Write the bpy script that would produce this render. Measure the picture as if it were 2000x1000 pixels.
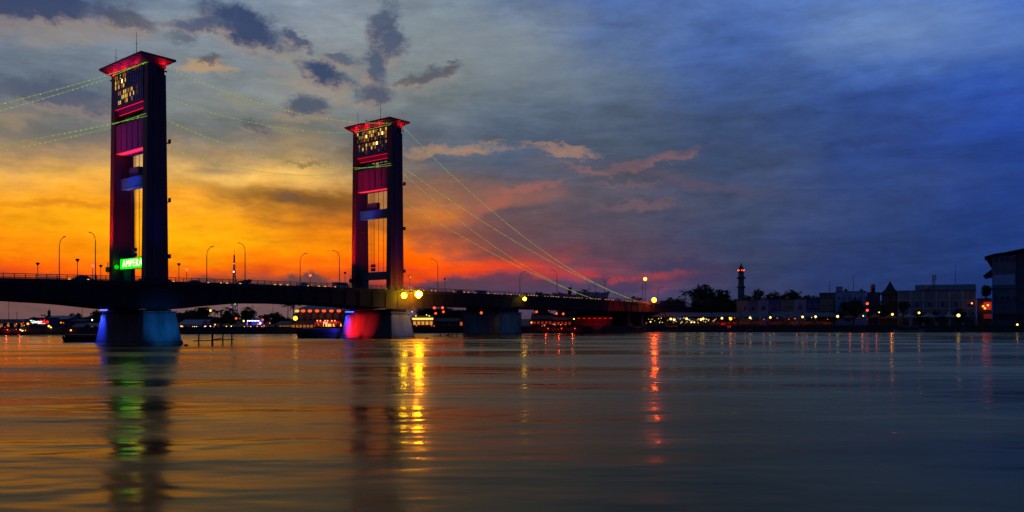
import bpy, math, random
from mathutils import Vector, Matrix
random.seed(7)
for o in list(bpy.data.objects): bpy.data.objects.remove(o)
SC = bpy.context.scene
COL = SC.collection
PI = math.pi
F, HOR, H = 1550.0, 622.0, 6.1            # focal length (photo px), horizon row, eye height above the river

# ------------------------------------------------------------------ camera
cam = bpy.data.cameras.new('camera'); camo = bpy.data.objects.new('camera', cam); COL.objects.link(camo)
cam.sensor_width = 36; cam.lens = F/2000*36; cam.shift_y = (HOR-500)/2000
cam.clip_start = 0.5; cam.clip_end = 12000
camo.location = (0, 0, H); camo.rotation_euler = (PI/2, 0, 0)
SC.camera = camo
SC.view_settings.view_transform = 'Standard'; SC.view_settings.look = 'None'
SC.view_settings.exposure = 0; SC.view_settings.gamma = 1; SC.view_settings.use_curve_mapping = False
SC.cycles.use_denoising = True
SC.cycles.max_bounces = 5; SC.cycles.diffuse_bounces = 2; SC.cycles.glossy_bounces = 3
SC.cycles.sample_clamp_indirect = 4; SC.cycles.use_light_tree = False
SC.cycles.caustics_reflective = False; SC.cycles.caustics_refractive = False

def lin(c):
    return tuple(((v/255)/12.92 if v/255 <= .04045 else ((v/255+.055)/1.055)**2.4) for v in c[:3]) + (1,)

# ------------------------------------------------------------------ sky (world): dusk, sun below the horizon ahead on the left
SKY = {  # azimuth given as photo column; rows (photo y, sRGB)
 0:   [(0,(88,104,132)),(100,(106,120,136)),(180,(98,108,122)),(240,(126,118,108)),(290,(158,130,98)),(330,(232,172,82)),(380,(255,168,34)),(430,(255,160,16)),(480,(254,134,8)),(520,(238,84,12)),(545,(190,70,36)),(570,(120,78,74)),(622,(104,76,78))],
 150: [(0,(92,108,134)),(100,(112,124,137)),(180,(98,110,124)),(250,(118,116,112)),(300,(168,134,96)),(335,(238,176,78)),(380,(255,168,34)),(430,(255,168,16)),(480,(255,138,8)),(520,(246,92,10)),(545,(196,72,36)),(570,(118,80,78)),(622,(108,80,80))],
 400: [(0,(112,128,146)),(100,(128,138,148)),(200,(128,134,134)),(255,(116,120,118)),(300,(168,138,98)),(335,(238,184,94)),(375,(240,164,54)),(420,(255,166,22)),(480,(255,178,10)),(520,(255,132,6)),(540,(236,92,14)),(560,(150,68,48)),(585,(112,80,80)),(622,(110,84,84))],
 600: [(0,(126,138,152)),(100,(134,141,146)),(200,(128,132,130)),(260,(116,118,114)),(310,(160,136,100)),(345,(238,186,98)),(390,(170,112,48)),(430,(166,100,40)),(450,(240,136,20)),(490,(255,142,6)),(520,(255,108,8)),(540,(226,84,22)),(560,(140,66,54)),(585,(108,76,78)),(622,(106,80,82))],
 850: [(0,(124,138,150)),(100,(130,139,142)),(180,(114,124,128)),(250,(96,106,120)),(310,(92,96,108)),(360,(120,98,88)),(400,(156,102,66)),(435,(226,124,38)),(465,(214,104,38)),(490,(255,106,6)),(515,(255,88,2)),(540,(222,66,24)),(560,(96,56,72)),(622,(86,62,76))],
 1000:[(0,(100,120,152)),(80,(124,135,146)),(150,(116,127,134)),(220,(92,106,124)),(300,(76,90,112)),(370,(108,90,94)),(420,(98,80,86)),(470,(110,74,74)),(505,(200,66,38)),(530,(240,70,26)),(550,(112,60,76)),(575,(82,62,88)),(622,(74,60,82))],
 1200:[(0,(78,106,164)),(90,(86,108,146)),(150,(84,104,134)),(220,(78,92,114)),(300,(74,86,106)),(360,(88,84,98)),(420,(82,78,94)),(500,(88,68,86)),(535,(132,64,80)),(560,(86,66,96)),(622,(66,62,92))],
 1450:[(0,(80,110,172)),(80,(68,98,162)),(160,(62,86,138)),(230,(58,78,118)),(300,(60,76,110)),(400,(62,74,106)),(500,(58,66,98)),(560,(52,60,96)),(622,(48,56,90))],
 1720:[(0,(88,120,180)),(60,(100,130,180)),(120,(70,104,172)),(180,(50,78,144)),(300,(46,69,130)),(400,(48,68,118)),(500,(40,60,114)),(622,(34,52,102))],
 2000:[(0,(72,110,188)),(90,(74,108,178)),(150,(50,84,166)),(220,(38,70,156)),(300,(36,64,138)),(400,(34,60,128)),(500,(30,54,114)),(622,(22,44,106))],
}
def az_el(px, py):
    az = math.atan((px-1000)/F)
    return math.degrees(az), math.degrees(math.atan((HOR-py)/F*math.cos(az)))

W = bpy.data.worlds.new('World'); SC.world = W; W.use_nodes = True
nt = W.node_tree; nt.nodes.clear()
def N(t, **kw):
    n = nt.nodes.new(t)
    for k, v in kw.items(): setattr(n, k, v)
    return n
def L(a, b): nt.links.new(a, b)
def math_n(op, a, b=None, c=None, clamp=False):
    n = N('ShaderNodeMath', operation=op, use_clamp=clamp)
    for i, v in enumerate((a, b, c)):
        if v is None: continue
        if isinstance(v, (int, float)): n.inputs[i].default_value = v
        else: L(v, n.inputs[i])
    return n.outputs[0]
def vmath(op, a, b=None):
    n = N('ShaderNodeVectorMath', operation=op)
    for i, v in enumerate((a, b)):
        if v is None: continue
        if isinstance(v, tuple): n.inputs[i].default_value = v
        else: L(v, n.inputs[i])
    return n
def mixc(f, a, b, blend='MIX'):
    n = N('ShaderNodeMix', data_type='RGBA', blend_type=blend)
    for i, v in ((0, f), (6, a), (7, b)):
        if isinstance(v, (int, float)): n.inputs[i].default_value = v
        elif isinstance(v, tuple): n.inputs[i].default_value = v
        else: L(v, n.inputs[i])
    return n.outputs[2]
tc = N('ShaderNodeTexCoord')
D = vmath('NORMALIZE', tc.outputs['Generated']).outputs[0]
sx = N('ShaderNodeSeparateXYZ'); L(D, sx.inputs[0])
az = math_n('MULTIPLY', math_n('ARCTAN2', sx.outputs[0], sx.outputs[1]), 57.29578)
el = math_n('MULTIPLY', math_n('ARCSINE', sx.outputs[2]), 57.29578)
def noise(scale3, scale, detail, rough, dist=0):
    m = vmath('MULTIPLY', D, scale3).outputs[0]
    n = N('ShaderNodeTexNoise'); n.inputs['Scale'].default_value = scale; n.inputs['Detail'].default_value = detail
    n.inputs['Roughness'].default_value = rough; n.inputs['Distortion'].default_value = dist
    L(m, n.inputs['Vector']); return n
cw = N('ShaderNodeCombineXYZ'); L(az, cw.inputs[0]); L(el, cw.inputs[1])
def warp(n, amp, base):
    v = vmath('SUBTRACT', n.outputs['Color'], (.5, .5, .5)).outputs[0]
    v = vmath('MULTIPLY', v, amp).outputs[0]
    return vmath('ADD', base, v).outputs[0]
soft = warp(noise((1, 1, 2.6), 9, 5, .6), (9, 3.6, 0), cw.outputs[0])
hard = warp(noise((1, 1, 1.8), 34, 9, .68), (2.9, 2.3, 0), cw.outputs[0])
s2 = N('ShaderNodeSeparateXYZ'); L(soft, s2.inputs[0])
elw = s2.outputs[1]; azw = s2.outputs[0]
def ramp(stops):
    r = N('ShaderNodeValToRGB'); cr = r.color_ramp
    while len(cr.elements) > 1: cr.elements.remove(cr.elements[-1])
    first = True
    for p, c in sorted(stops, key=lambda t: t[0]):
        if first: e = cr.elements[0]; e.position = p; first = False
        else: e = cr.elements.new(p)
        e.color = lin(c)
    return r
fac = math_n('DIVIDE', elw, 45.0, clamp=True)
cols = []
for px, rows in SKY.items():
    a, _ = az_el(px, 0)
    st = [(az_el(px, y)[1]/45, c) for y, c in rows]
    top = rows[0][1]
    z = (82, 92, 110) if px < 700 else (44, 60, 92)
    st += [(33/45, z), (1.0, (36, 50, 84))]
    cols.append((a, st))
def far_col(a, hz, mid, top):
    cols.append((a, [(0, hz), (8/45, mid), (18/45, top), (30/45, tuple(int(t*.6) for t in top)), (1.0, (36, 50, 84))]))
far_col(-48, (92, 66, 72), (190, 104, 44), (100, 108, 124))
far_col(-70, (60, 56, 76), (92, 76, 84), (76, 90, 120))
far_col(-105, (34, 42, 76), (46, 58, 96), (52, 72, 120))
far_col(-150, (22, 32, 66), (28, 44, 92), (42, 64, 118))
far_col(52, (20, 40, 98), (26, 54, 136), (56, 88, 164))
far_col(90, (20, 36, 88), (26, 52, 122), (48, 76, 146))
far_col(150, (20, 32, 70), (26, 44, 98), (44, 66, 124))
cols.sort(key=lambda t: t[0])
color = None
for i, (a, st) in enumerate(cols):
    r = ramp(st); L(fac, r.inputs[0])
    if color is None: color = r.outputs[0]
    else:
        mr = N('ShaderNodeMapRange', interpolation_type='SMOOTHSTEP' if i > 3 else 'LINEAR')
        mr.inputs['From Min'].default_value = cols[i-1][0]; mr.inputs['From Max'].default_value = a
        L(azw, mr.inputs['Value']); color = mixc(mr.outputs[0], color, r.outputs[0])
# thin cirrus streaks: lighten and darken the whole sky a little
ns = noise((1, 1, 7.0), 6, 7, .62, .6)
mr = N('ShaderNodeMapRange'); mr.inputs['From Min'].default_value = .28; mr.inputs['From Max'].default_value = .72
mr.inputs['To Min'].default_value = .84; mr.inputs['To Max'].default_value = 1.22
L(ns.outputs[0], mr.inputs['Value'])
color = mixc(1.0, color, mr.outputs[0], 'MULTIPLY')
ns2 = noise((1.2, 1.2, 3.2), 22, 9, .68)
mr = N('ShaderNodeMapRange'); mr.inputs['From Min'].default_value = .3; mr.inputs['From Max'].default_value = .7
mr.inputs['To Min'].default_value = .86; mr.inputs['To Max'].default_value = 1.16
L(ns2.outputs[0], mr.inputs['Value'])
color = mixc(1.0, color, mr.outputs[0], 'MULTIPLY')
# clouds: (photo x, y, half width, half height, tilt deg (+ = rising to the right), sRGB, opacity, edge, hard?)
CL = [
 # pale, sunset-lit undersides and streaks first
 (150,58,170,26,10,(158,142,128),.5,.0,1),(560,108,150,18,-12,(152,144,132),.4,0,1),(620,178,100,16,-16,(160,142,124),.5,0,1),
 (405,130,50,11,3,(186,152,112),.75,0,1),(590,230,60,12,4,(160,138,118),.5,0,1),(200,208,130,12,-14,(166,146,120),.5,0,1),
 (30,235,60,14,6,(160,138,108),.5,0,1),(900,292,110,8,3,(168,134,108),.6,0,1),(1090,288,80,7,-10,(168,130,108),.6,0,1),
 (1000,384,110,22,12,(156,96,84),.5,0,0),(900,378,110,24,-4,(150,96,78),.45,0,0),(1240,318,130,8,12,(128,94,98),.5,0,1),(1340,345,110,10,-16,(106,82,98),.45,0,0),
 (960,402,70,12,24,(172,98,80),.6,0,1),(1030,366,80,9,10,(164,100,88),.6,0,1),(1150,330,60,6,-10,(140,100,98),.55,0,1),(1300,312,80,6,14,(140,98,98),.55,0,1),(1220,360,70,5,0,(122,94,100),.5,0,1),(890,300,90,7,4,(176,136,106),.6,0,1),(1105,300,70,6,-8,(172,128,106),.6,0,1),
 (1240,402,80,7,2,(124,94,102),.55,0,1),(470,198,50,12,-6,(150,142,112),.35,0,1),(840,162,80,18,16,(142,134,126),.3,0,1),
 (700,250,50,12,-10,(150,128,112),.4,0,1),(860,355,40,6,2,(140,110,96),.4,0,1),(820,300,40,6,-4,(160,130,106),.5,0,1),
 (1130,545,150,11,-4,(196,58,56),.6,0,0),(1240,535,80,8,4,(190,62,62),.6,0,0),
 (980,110,240,46,-9,(126,138,148),.45,0,0),(1780,62,180,42,-6,(108,136,184),.4,0,0),
 # dark brown-orange bars across the sunset
 (600,398,210,17,-9,(112,72,34),.62,.0,0),(760,452,130,10,-2,(140,70,30),.55,0,0),(130,398,140,9,2,(196,112,28),.55,0,0),(560,384,34,12,-10,(104,82,66),.6,0,1),
 (930,478,150,26,-13,(110,70,72),.75,0,0),(1020,470,130,30,-12,(104,74,82),.6,0,0),
 (390,252,110,20,4,(104,108,110),.5,0,1),(120,262,130,18,2,(106,108,108),.5,0,1),(700,300,70,10,-4,(96,90,84),.6,0,1),
 # dark blue-grey cumulus
 (50,8,150,26,4,(54,70,106),.95,0,1),(250,34,52,17,-10,(76,84,104),.85,0,1),(480,52,98,31,-17,(54,70,106),.97,0,1),(395,48,58,12,6,(70,86,116),.85,0,1),
 (355,76,32,12,4,(84,92,108),.7,0,1),(580,80,42,9,-24,(60,76,110),.8,0,1),
 (748,40,26,40,-30,(74,88,114),.9,0,1),(765,85,36,30,0,(70,84,112),.9,0,1),(735,132,24,44,8,(72,86,112),.9,0,1),(730,188,36,17,14,(74,86,108),.9,0,1),
 (632,144,58,19,-16,(56,72,104),.97,0,1),(668,118,36,11,-6,(76,90,116),.8,0,1),(600,205,44,20,6,(70,84,106),.9,0,1),
 (835,148,48,13,16,(84,88,100),.9,0,1),(884,134,24,10,6,(84,88,102),.85,0,1),(795,160,30,8,10,(94,94,102),.8,0,1),
 (120,186,110,24,-6,(72,86,112),.85,0,1),(20,178,60,16,0,(80,92,112),.7,0,1),(500,250,22,9,6,(86,90,98),.8,0,1),(412,119,26,8,2,(84,88,100),.85,0,1),
 (970,271,26,6,4,(80,84,98),.8,0,1),(1690,278,80,9,0,(44,62,110),.5,0,1),(600,322,40,6,0,(110,92,80),.6,0,1),
 # low bank near the horizon
 (610,556,66,18,0,(98,66,66),.95,0,1),(460,560,120,11,0,(96,66,66),.9,0,1),(100,552,160,9,0,(104,66,58),.8,0,1),(895,556,90,16,2,(88,62,78),.95,0,1),
 (1000,572,110,14,0,(80,62,86),.9,0,1),(1210,556,80,15,0,(66,60,90),.9,0,1),(1320,520,84,13,2,(60,60,92),.85,0,1),(1400,545,110,10,0,(56,58,92),.6,0,1),
]
fine = noise((1, 1, 1.5), 40, 10, .72)
fo = math_n('MULTIPLY', math_n('SUBTRACT', fine.outputs[0], .5), 1.55)
ALL = []
for t in CL:
    px, py, hw, hh, tilt, c, op, ed, hd = t
    if hd and op >= .8 and c[2] > c[0] and py < 300:      # sunset-lit lower rim of the dark cumulus
        ALL.append((px-4, py+hh*.6, hw*.98, hh*.72, tilt, (184, 154, 128), .55, 0, 1))
    ALL.append(t)
ALL.sort(key=lambda t: 0 if (t[5] == (184, 154, 128)) else 1)
for (px, py, hw, hh, tilt, c, op, ed, hd) in ALL:
    a, e = az_el(px, py)
    k = math.degrees(1/F)
    mp = N('ShaderNodeMapping', vector_type='TEXTURE')
    mp.inputs['Location'].default_value = (a, e, 0)
    mp.inputs['Rotation'].default_value = (0, 0, math.radians(tilt))
    mp.inputs['Scale'].default_value = (hw*k*1.05, hh*k*1.15, 1)
    q = N('ShaderNodeVectorMath', operation='MULTIPLY_ADD')   # a negligible term that makes the clouds evaluate one after another
    L(color, q.inputs[0]); q.inputs[1].default_value = (1e-6,)*3; L(hard if hd else soft, q.inputs[2])
    L(q.outputs[0], mp.inputs['Vector'])
    ln = vmath('LENGTH', mp.outputs[0]).outputs['Value']
    if hd: ln = math_n('ADD', ln, fo)
    m = N('ShaderNodeMapRange', interpolation_type='SMOOTHSTEP')
    m.inputs['From Min'].default_value = 1.22 if hd else 1.5; m.inputs['From Max'].default_value = .34 if hd else .1
    m.inputs['To Max'].default_value = op
    L(ln, m.inputs['Value'])
    color = mixc(m.outputs[0], color, lin(c))
bg = N('ShaderNodeBackground'); L(color, bg.inputs[0]); bg.inputs[1].default_value = 1.0
wo = N('ShaderNodeOutputWorld'); L(bg.outputs[0], wo.inputs[0])
W.cycles.sampling_method = 'MANUAL'; W.cycles.sample_map_resolution = 512

# ------------------------------------------------------------------ helpers
class MB:
    def __init__(s): s.v = []; s.f = []
    def add(s, vs, fs):
        b = len(s.v); s.v += [tuple(v) for v in vs]; s.f += [tuple(i+b for i in f) for f in fs]; return s
    def box(s, x0, x1, y0, y1, z0, z1):
        return s.add([(x0,y0,z0),(x1,y0,z0),(x1,y1,z0),(x0,y1,z0),(x0,y0,z1),(x1,y0,z1),(x1,y1,z1),(x0,y1,z1)],
                     [(3,2,1,0),(4,5,6,7),(0,1,5,4),(1,2,6,5),(2,3,7,6),(3,0,4,7)])
    def hexa(s, b, t):   # bottom and top quads, counter-clockwise from above
        return s.add(list(b)+list(t), [(3,2,1,0),(4,5,6,7),(0,1,5,4),(1,2,6,5),(2,3,7,6),(3,0,4,7)])
    def frustum(s, x0,x1,y0,y1,z0, X0,X1,Y0,Y1,z1):
        return s.hexa([(x0,y0,z0),(x1,y0,z0),(x1,y1,z0),(x0,y1,z0)], [(X0,Y0,z1),(X1,Y0,z1),(X1,Y1,z1),(X0,Y1,z1)])
    def tube(s, p, r, n=6, r2=None, caps=True):
        p = [Vector(q) for q in p]; m = len(p); b = len(s.v)
        for i, q in enumerate(p):
            d = (p[min(i+1,m-1)]-p[max(i-1,0)]).normalized()
            u = d.cross(Vector((0,0,1)) if abs(d.z) < .95 else Vector((1,0,0))).normalized(); w = d.cross(u)
            rr = r if r2 is None else r+(r2-r)*i/(m-1)
            for k in range(n):
                t = 2*PI*k/n; s.v.append(tuple(q+(u*math.cos(t)+w*math.sin(t))*rr))
        for i in range(m-1):
            for k in range(n):
                s.f.append((b+i*n+k, b+i*n+(k+1)%n, b+(i+1)*n+(k+1)%n, b+(i+1)*n+k))
        if caps: s.f += [tuple(b+k for k in range(n)), tuple(b+(m-1)*n+k for k in reversed(range(n)))]
        return s
    def lathe(s, prof, n=10, c=(0,0,0)):
        b = len(s.v)
        for (r, z) in prof:
            for k in range(n): s.v.append((c[0]+r*math.cos(2*PI*k/n), c[1]+r*math.sin(2*PI*k/n), c[2]+z))
        for i in range(len(prof)-1):
            for k in range(n): s.f.append((b+i*n+k, b+i*n+(k+1)%n, b+(i+1)*n+(k+1)%n, b+(i+1)*n+k))
        m = len(prof)-1
        s.f += [tuple(b+k for k in reversed(range(n))), tuple(b+m*n+k for k in range(n))]
        return s
    def ball(s, c, r, n=10, m=6):
        return s.lathe([(max(.001, r*math.sin(PI*i/m)), -r*math.cos(PI*i/m)) for i in range(m+1)], n, c)
    def prism(s, poly, a0, a1, axis='y'):   # polygon in the plane of the two other axes
        n = len(poly)
        def P(u, v, a): return {'y': (u, a, v), 'x': (a, u, v), 'z': (u, v, a)}[axis]
        vs = [P(u, v, a0) for u, v in poly]+[P(u, v, a1) for u, v in poly]
        return s.add(vs, [tuple(range(n)), tuple(range(2*n-1, n-1, -1))]+[(i, i+n, (i+1)%n+n, (i+1)%n) for i in range(n)])
    def mesh(s, name, mat=None, smooth=False):
        me = bpy.data.meshes.new(name); me.from_pydata(s.v, [], s.f); me.validate()
        import bmesh
        bm = bmesh.new(); bm.from_mesh(me); bmesh.ops.recalc_face_normals(bm, faces=bm.faces); bm.to_mesh(me); bm.free()
        if mat: me.materials.append(mat)
        if smooth:
            for p in me.polygons: p.use_smooth = True
        return me
    def build(s, name, mat, parent=None, smooth=False, kind=None):
        return obj(name, s.mesh(name, mat, smooth), parent, kind=kind)
def obj(name, data, parent=None, loc=(0,0,0), rz=0, kind=None):
    o = bpy.data.objects.new(name, data); COL.objects.link(o)
    o.location = loc; o.rotation_euler = (0, 0, rz)
    if parent: o.parent = parent
    if kind: o['kind'] = kind
    return o
def tag(o, label, cat, group=None):
    o['label'] = label; o['category'] = cat
    if group: o['group'] = group
    return o
def thing(name, label, cat, loc=(0,0,0), rz=0, group=None):
    return tag(obj(name, None, None, loc, rz), label, cat, group)
def lettering(parent, body, size, m, loc, rot, align='LEFT', spacing=1.0, sx=1.0, extrude=.04, offset=0.0):
    tx = bpy.data.curves.new('lettering', 'FONT'); tx.body = body; tx.size = size; tx.extrude = extrude; tx.align_x = align
    tx.space_character = spacing; tx.offset = offset
    if align == 'CENTER': tx.align_y = 'CENTER'
    tmp = bpy.data.objects.new('lettering', tx); COL.objects.link(tmp)
    me = bpy.data.meshes.new_from_object(tmp.evaluated_get(bpy.context.evaluated_depsgraph_get()))
    bpy.data.objects.remove(tmp); me.materials.clear(); me.materials.append(m)
    o = obj('sign_lettering', me, parent, loc); o.rotation_euler = rot; o.scale = (sx, 1, 1); return o
def copy_tree(o, parent=None):
    c = o.copy(); COL.objects.link(c)
    if parent: c.parent = parent
    for ch in list(o.children): copy_tree(ch, c)
    return c
def at(px, py, Y): return Vector(((px-1000)/F*Y, Y, H+(HOR-py)/F*Y))
def gx(px, Y): return (px-1000)/F*Y
def zz(py, Y): return H+(HOR-py)/F*Y

MATS = {}
def mat(name, col, rough=.6, metal=0, var=.25, scale=1.5, bump=.0, emit=None, es=1.0, spec=.5, stretch=(1,1,1)):
    if name in MATS: return MATS[name]
    m = bpy.data.materials.new(name); m.use_nodes = True; t = m.node_tree
    p = t.nodes['Principled BSDF']
    p.inputs['Roughness'].default_value = rough; p.inputs['Metallic'].default_value = metal
    p.inputs['Specular IOR Level'].default_value = spec
    c = tuple(col)+(1,)
    if var:
        tcn = t.nodes.new('ShaderNodeTexCoord'); mp = t.nodes.new('ShaderNodeMapping'); mp.inputs['Scale'].default_value = stretch
        t.links.new(tcn.outputs['Object'], mp.inputs[0])
        no = t.nodes.new('ShaderNodeTexNoise'); no.inputs['Scale'].default_value = scale; no.inputs['Detail'].default_value = 6
        t.links.new(mp.outputs[0], no.inputs['Vector'])
        cr = t.nodes.new('ShaderNodeValToRGB')
        cr.color_ramp.elements[0].position = .3; cr.color_ramp.elements[1].position = .7
        cr.color_ramp.elements[0].color = tuple(v*(1-var) for v in col)+(1,)
        cr.color_ramp.elements[1].color = tuple(min(1, v*(1+var)) for v in col)+(1,)
        t.links.new(no.outputs[0], cr.inputs[0]); t.links.new(cr.outputs[0], p.inputs['Base Color'])
        if bump:
            b = t.nodes.new('ShaderNodeBump'); b.inputs['Distance'].default_value = bump
            t.links.new(no.outputs[0], b.inputs['Height']); t.links.new(b.outputs[0], p.inputs['Normal'])
    else: p.inputs['Base Color'].default_value = c
    if emit:
        p.inputs['Emission Color'].default_value = tuple(emit)+(1,); p.inputs['Emission Strength'].default_value = es
    MATS[name] = m; return m
BIG = {'lamp_lime','lamp_yellow','lamp_orange','lamp_yellow_green','lamp_orange_red','lamp_red','sign_green','red_strip','red_glow','lamp_blue','quay_orange','big_yellow','eatery_fascia','backdrop','green_glow_ball'}
def glow(name, col, es):
    m = mat(name, (.03,.03,.03), .6, 0, 0, emit=col, es=es)
    m.cycles.emission_sampling = 'AUTO' if name in BIG else 'NONE'       # only the strong lamps are sampled as lights
    return m

RED = mat('tower_red_paint', (.085,.003,.030), .5, 0, .3, .6, stretch=(1,1,.25))
RED2 = mat('panel_red_paint', (.17,.006,.07), .5, 0, .3, .8, stretch=(1,1,.2))
BLUEP = mat('blue_paint', (.012,.12,.22), .5, 0, .25, 1)
TEAL = mat('teal_paint', (.03,.12,.11), .5, 0, .25, 1)
STEEL = mat('dark_steel', (.05,.05,.055), .45, .3, .2, 2)
GALV = mat('galvanised_steel', (.22,.23,.24), .4, .5, .2, 2)
GIRD = mat('girder_paint', (.012,.004,.012), .8, 0, .35, .5, stretch=(.3,.3,1))
CONC = mat('pier_concrete', (.075,.10,.115), .8, 0, .4, .5, .03, stretch=(1,1,.4))
CONCD = mat('stained_concrete', (.03,.032,.04), .85, 0, .35, .5, .03)
ASPH = mat('asphalt', (.05,.05,.05), .85, 0, .25, 2)
WHITE = mat('white_paint', (.50,.52,.53), .6, 0, .15, 1)
GLASS = mat('dark_glass', (.02,.035,.05), .08, 0, 0, spec=.8)
TGLASS = mat('sky_tinted_glass', (.04,.14,.24), .15, 0, .2, 1, spec=.7)  # sky reflection of the unlit cabin panes is put into the base colour
RUBBER = mat('rubber', (.02,.02,.02), .8, 0, 0)
WOOD = mat('weathered_wood', (.09,.065,.045), .8, 0, .35, 2, .02, stretch=(1,1,.2))
LEAF = mat('foliage', (.035,.06,.02), .75, 0, .5, .7)
LEAF2 = mat('foliage_dark', (.025,.045,.02), .75, 0, .5, .7)
PALM = mat('palm_frond', (.03,.055,.02), .6, 0, .4, 1)
BARK = mat('bark', (.06,.05,.04), .9, 0, .35, 3, .02)
TIN = mat('pale_tin_roof', (.10,.17,.22), .5, .1, .2, .6, stretch=(3,.3,1))
BLUETIN = mat('blue_tin_roof', (.045,.12,.17), .5, .1, .25, .6)
DARKTIN = mat('dark_roof', (.035,.035,.04), .7, 0, .3, .8)
HULL = mat('hull_black', (.02,.022,.026), .6, 0, .3, .8)
CANVAS = mat('white_canvas', (.40,.42,.46), .7, 0, .1, 1)
CANVASB = mat('blue_canvas', (.05,.10,.45), .7, 0, .15, 1)
EARTH = mat('bank_earth', (.03,.03,.028), .9, 0, .4, .3, .1)
QUAY = mat('quay_stone', (.03,.035,.042), .85, 0, .4, .6, .04)
EM_Y = glow('lamp_yellow', (1,.52,.05), 4); EM_W = glow('lamp_warm_white', (1,.66,.16), 3)
EM_R = glow('lamp_red', (1,.07,.02), 2.2); EM_RL = glow('red_glow', (1,.03,.03), .95); EM_RS = glow('red_strip', (1,.01,.02), .85)
EM_O = glow('lamp_orange', (1,.36,.004), 210); EM_YG = glow('lamp_yellow_green', (.95,.62,.006), 55); EM_OR = glow('lamp_orange_red', (1,.09,.002), 52)
EM_OS = glow('lamp_small_orange', (1,.20,.02), 5); EM_YL = glow('lamp_lime', (.95,.62,.02), 14)
EM_G = glow('sign_green', (.0,.60,.002), 3.0); EM_GL = glow('letter_green', (.45,1,.25), 3.2); EM_B = glow('lamp_blue', (.05,.08,1), 5)
EM_WIN = glow('lit_window', (1,.60,.10), .85); EM_WIN2 = glow('lit_window_bright', (1,.78,.25), 3.0); EM_CAB = glow('cable_lights', (.50,.66,.05), 1.3)
EM_BUL = glow('small_bulb', (1,.72,.22), 2.6); EM_PUR = glow('stage_violet', (.35,.12,1), 1.2); EM_WH = glow('white_lamp', (.85,.95,1), 4)
EM_CABR = glow('cable_light_rope', (.42,.60,.05), .5)

def spot(loc, target, col, power, angle, blend=.6, r=.25, parent=None):
    l = bpy.data.lights.new('floodlight_beam', 'SPOT'); l.energy = power; l.color = col; l.spot_size = math.radians(angle)
    l.spot_blend = blend; l.shadow_soft_size = r
    o = obj('floodlight_beam', l, parent, loc)
    d = Vector(target)-Vector(loc); o.rotation_mode = 'QUATERNION'; o.rotation_quaternion = d.to_track_quat('-Z', 'Y')
    return o
def point(loc, col, power, r=.3, parent=None):
    l = bpy.data.lights.new('lamp_light', 'POINT'); l.energy = power; l.color = col; l.shadow_soft_size = r
    return obj('lamp_light', l, parent, loc)

# ------------------------------------------------------------------ river and banks
def river_mat():
    m = bpy.data.materials.new('river_water'); m.use_nodes = True; t = m.node_tree; t.nodes.clear()
    def n(kind, **kw):
        q = t.nodes.new(kind)
        for k, v in kw.items(): setattr(q, k, v)
        return q
    def ln(a, b): t.links.new(a, b)
    tcn = n('ShaderNodeTexCoord'); sp = n('ShaderNodeSeparateXYZ'); ln(tcn.outputs['Object'], sp.inputs[0])
    calm = n('ShaderNodeMapRange'); ln(sp.outputs[1], calm.inputs['Value'])          # rippled midstream, calmer towards the far quay
    calm.inputs['From Min'].default_value = 50; calm.inputs['From Max'].default_value = 210; calm.inputs['To Min'].default_value = 1.0; calm.inputs['To Max'].default_value = .22
    def nz(sc, det, rot, rough=.5):
        mp = n('ShaderNodeMapping'); mp.inputs['Scale'].default_value = sc; mp.inputs['Rotation'].default_value = (0,0,math.radians(rot))
        ln(tcn.outputs['Object'], mp.inputs[0]); q = n('ShaderNodeTexNoise'); q.inputs['Scale'].default_value = 1; q.inputs['Detail'].default_value = det; q.inputs['Roughness'].default_value = rough
        ln(mp.outputs[0], q.inputs['Vector']); return q
    prev = None
    for sc, det, dist, rot in (((.010,.050,1), 3, .55, 4), ((.12,.27,1), 2, .20, -8), ((.40,1.1,1), 2, .015, 8)):
        q = nz(sc, det, rot); b = n('ShaderNodeBump'); b.inputs['Distance'].default_value = dist
        ln(calm.outputs[0], b.inputs['Strength']); ln(q.outputs[0], b.inputs['Height'])
        if prev: ln(prev.outputs[0], b.inputs['Normal'])
        prev = b
    patch = nz((.016,.060,1), 4, 3, .6)                                               # wind-ruffled and smooth patches
    pr = n('ShaderNodeMapRange'); pr.inputs['From Min'].default_value = .40; pr.inputs['From Max'].default_value = .60; ln(patch.outputs[0], pr.inputs['Value'])
    rg = n('ShaderNodeMapRange'); rg.inputs['To Min'].default_value = .15; rg.inputs['To Max'].default_value = .36; ln(pr.outputs[0], rg.inputs['Value'])
    ga = n('ShaderNodeBsdfGlossy'); gb = n('ShaderNodeBsdfGlossy'); df = n('ShaderNodeBsdfDiffuse')
    for g in (ga, gb): g.inputs['Color'].default_value = (.90,.76,.46,1); ln(prev.outputs[0], g.inputs['Normal'])
    ga.inputs['Roughness'].default_value = .10; ln(rg.outputs[0], gb.inputs['Roughness'])
    df.inputs['Color'].default_value = (.016,.017,.015,1)
    wt = n('ShaderNodeMapRange'); wt.inputs['To Min'].default_value = .66; wt.inputs['To Max'].default_value = .95; ln(pr.outputs[0], wt.inputs['Value'])
    mg = n('ShaderNodeMixShader'); ln(wt.outputs[0], mg.inputs[0]); ln(ga.outputs[0], mg.inputs[1]); ln(gb.outputs[0], mg.inputs[2])
    fr = n('ShaderNodeFresnel'); fr.inputs['IOR'].default_value = 1.333; ln(prev.outputs[0], fr.inputs['Normal'])
    mx = n('ShaderNodeMixShader'); ln(fr.outputs[0], mx.inputs[0]); ln(df.outputs[0], mx.inputs[1]); ln(mg.outputs[0], mx.inputs[2])
    out = n('ShaderNodeOutputMaterial'); ln(mx.outputs[0], out.inputs[0])
    return m
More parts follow.
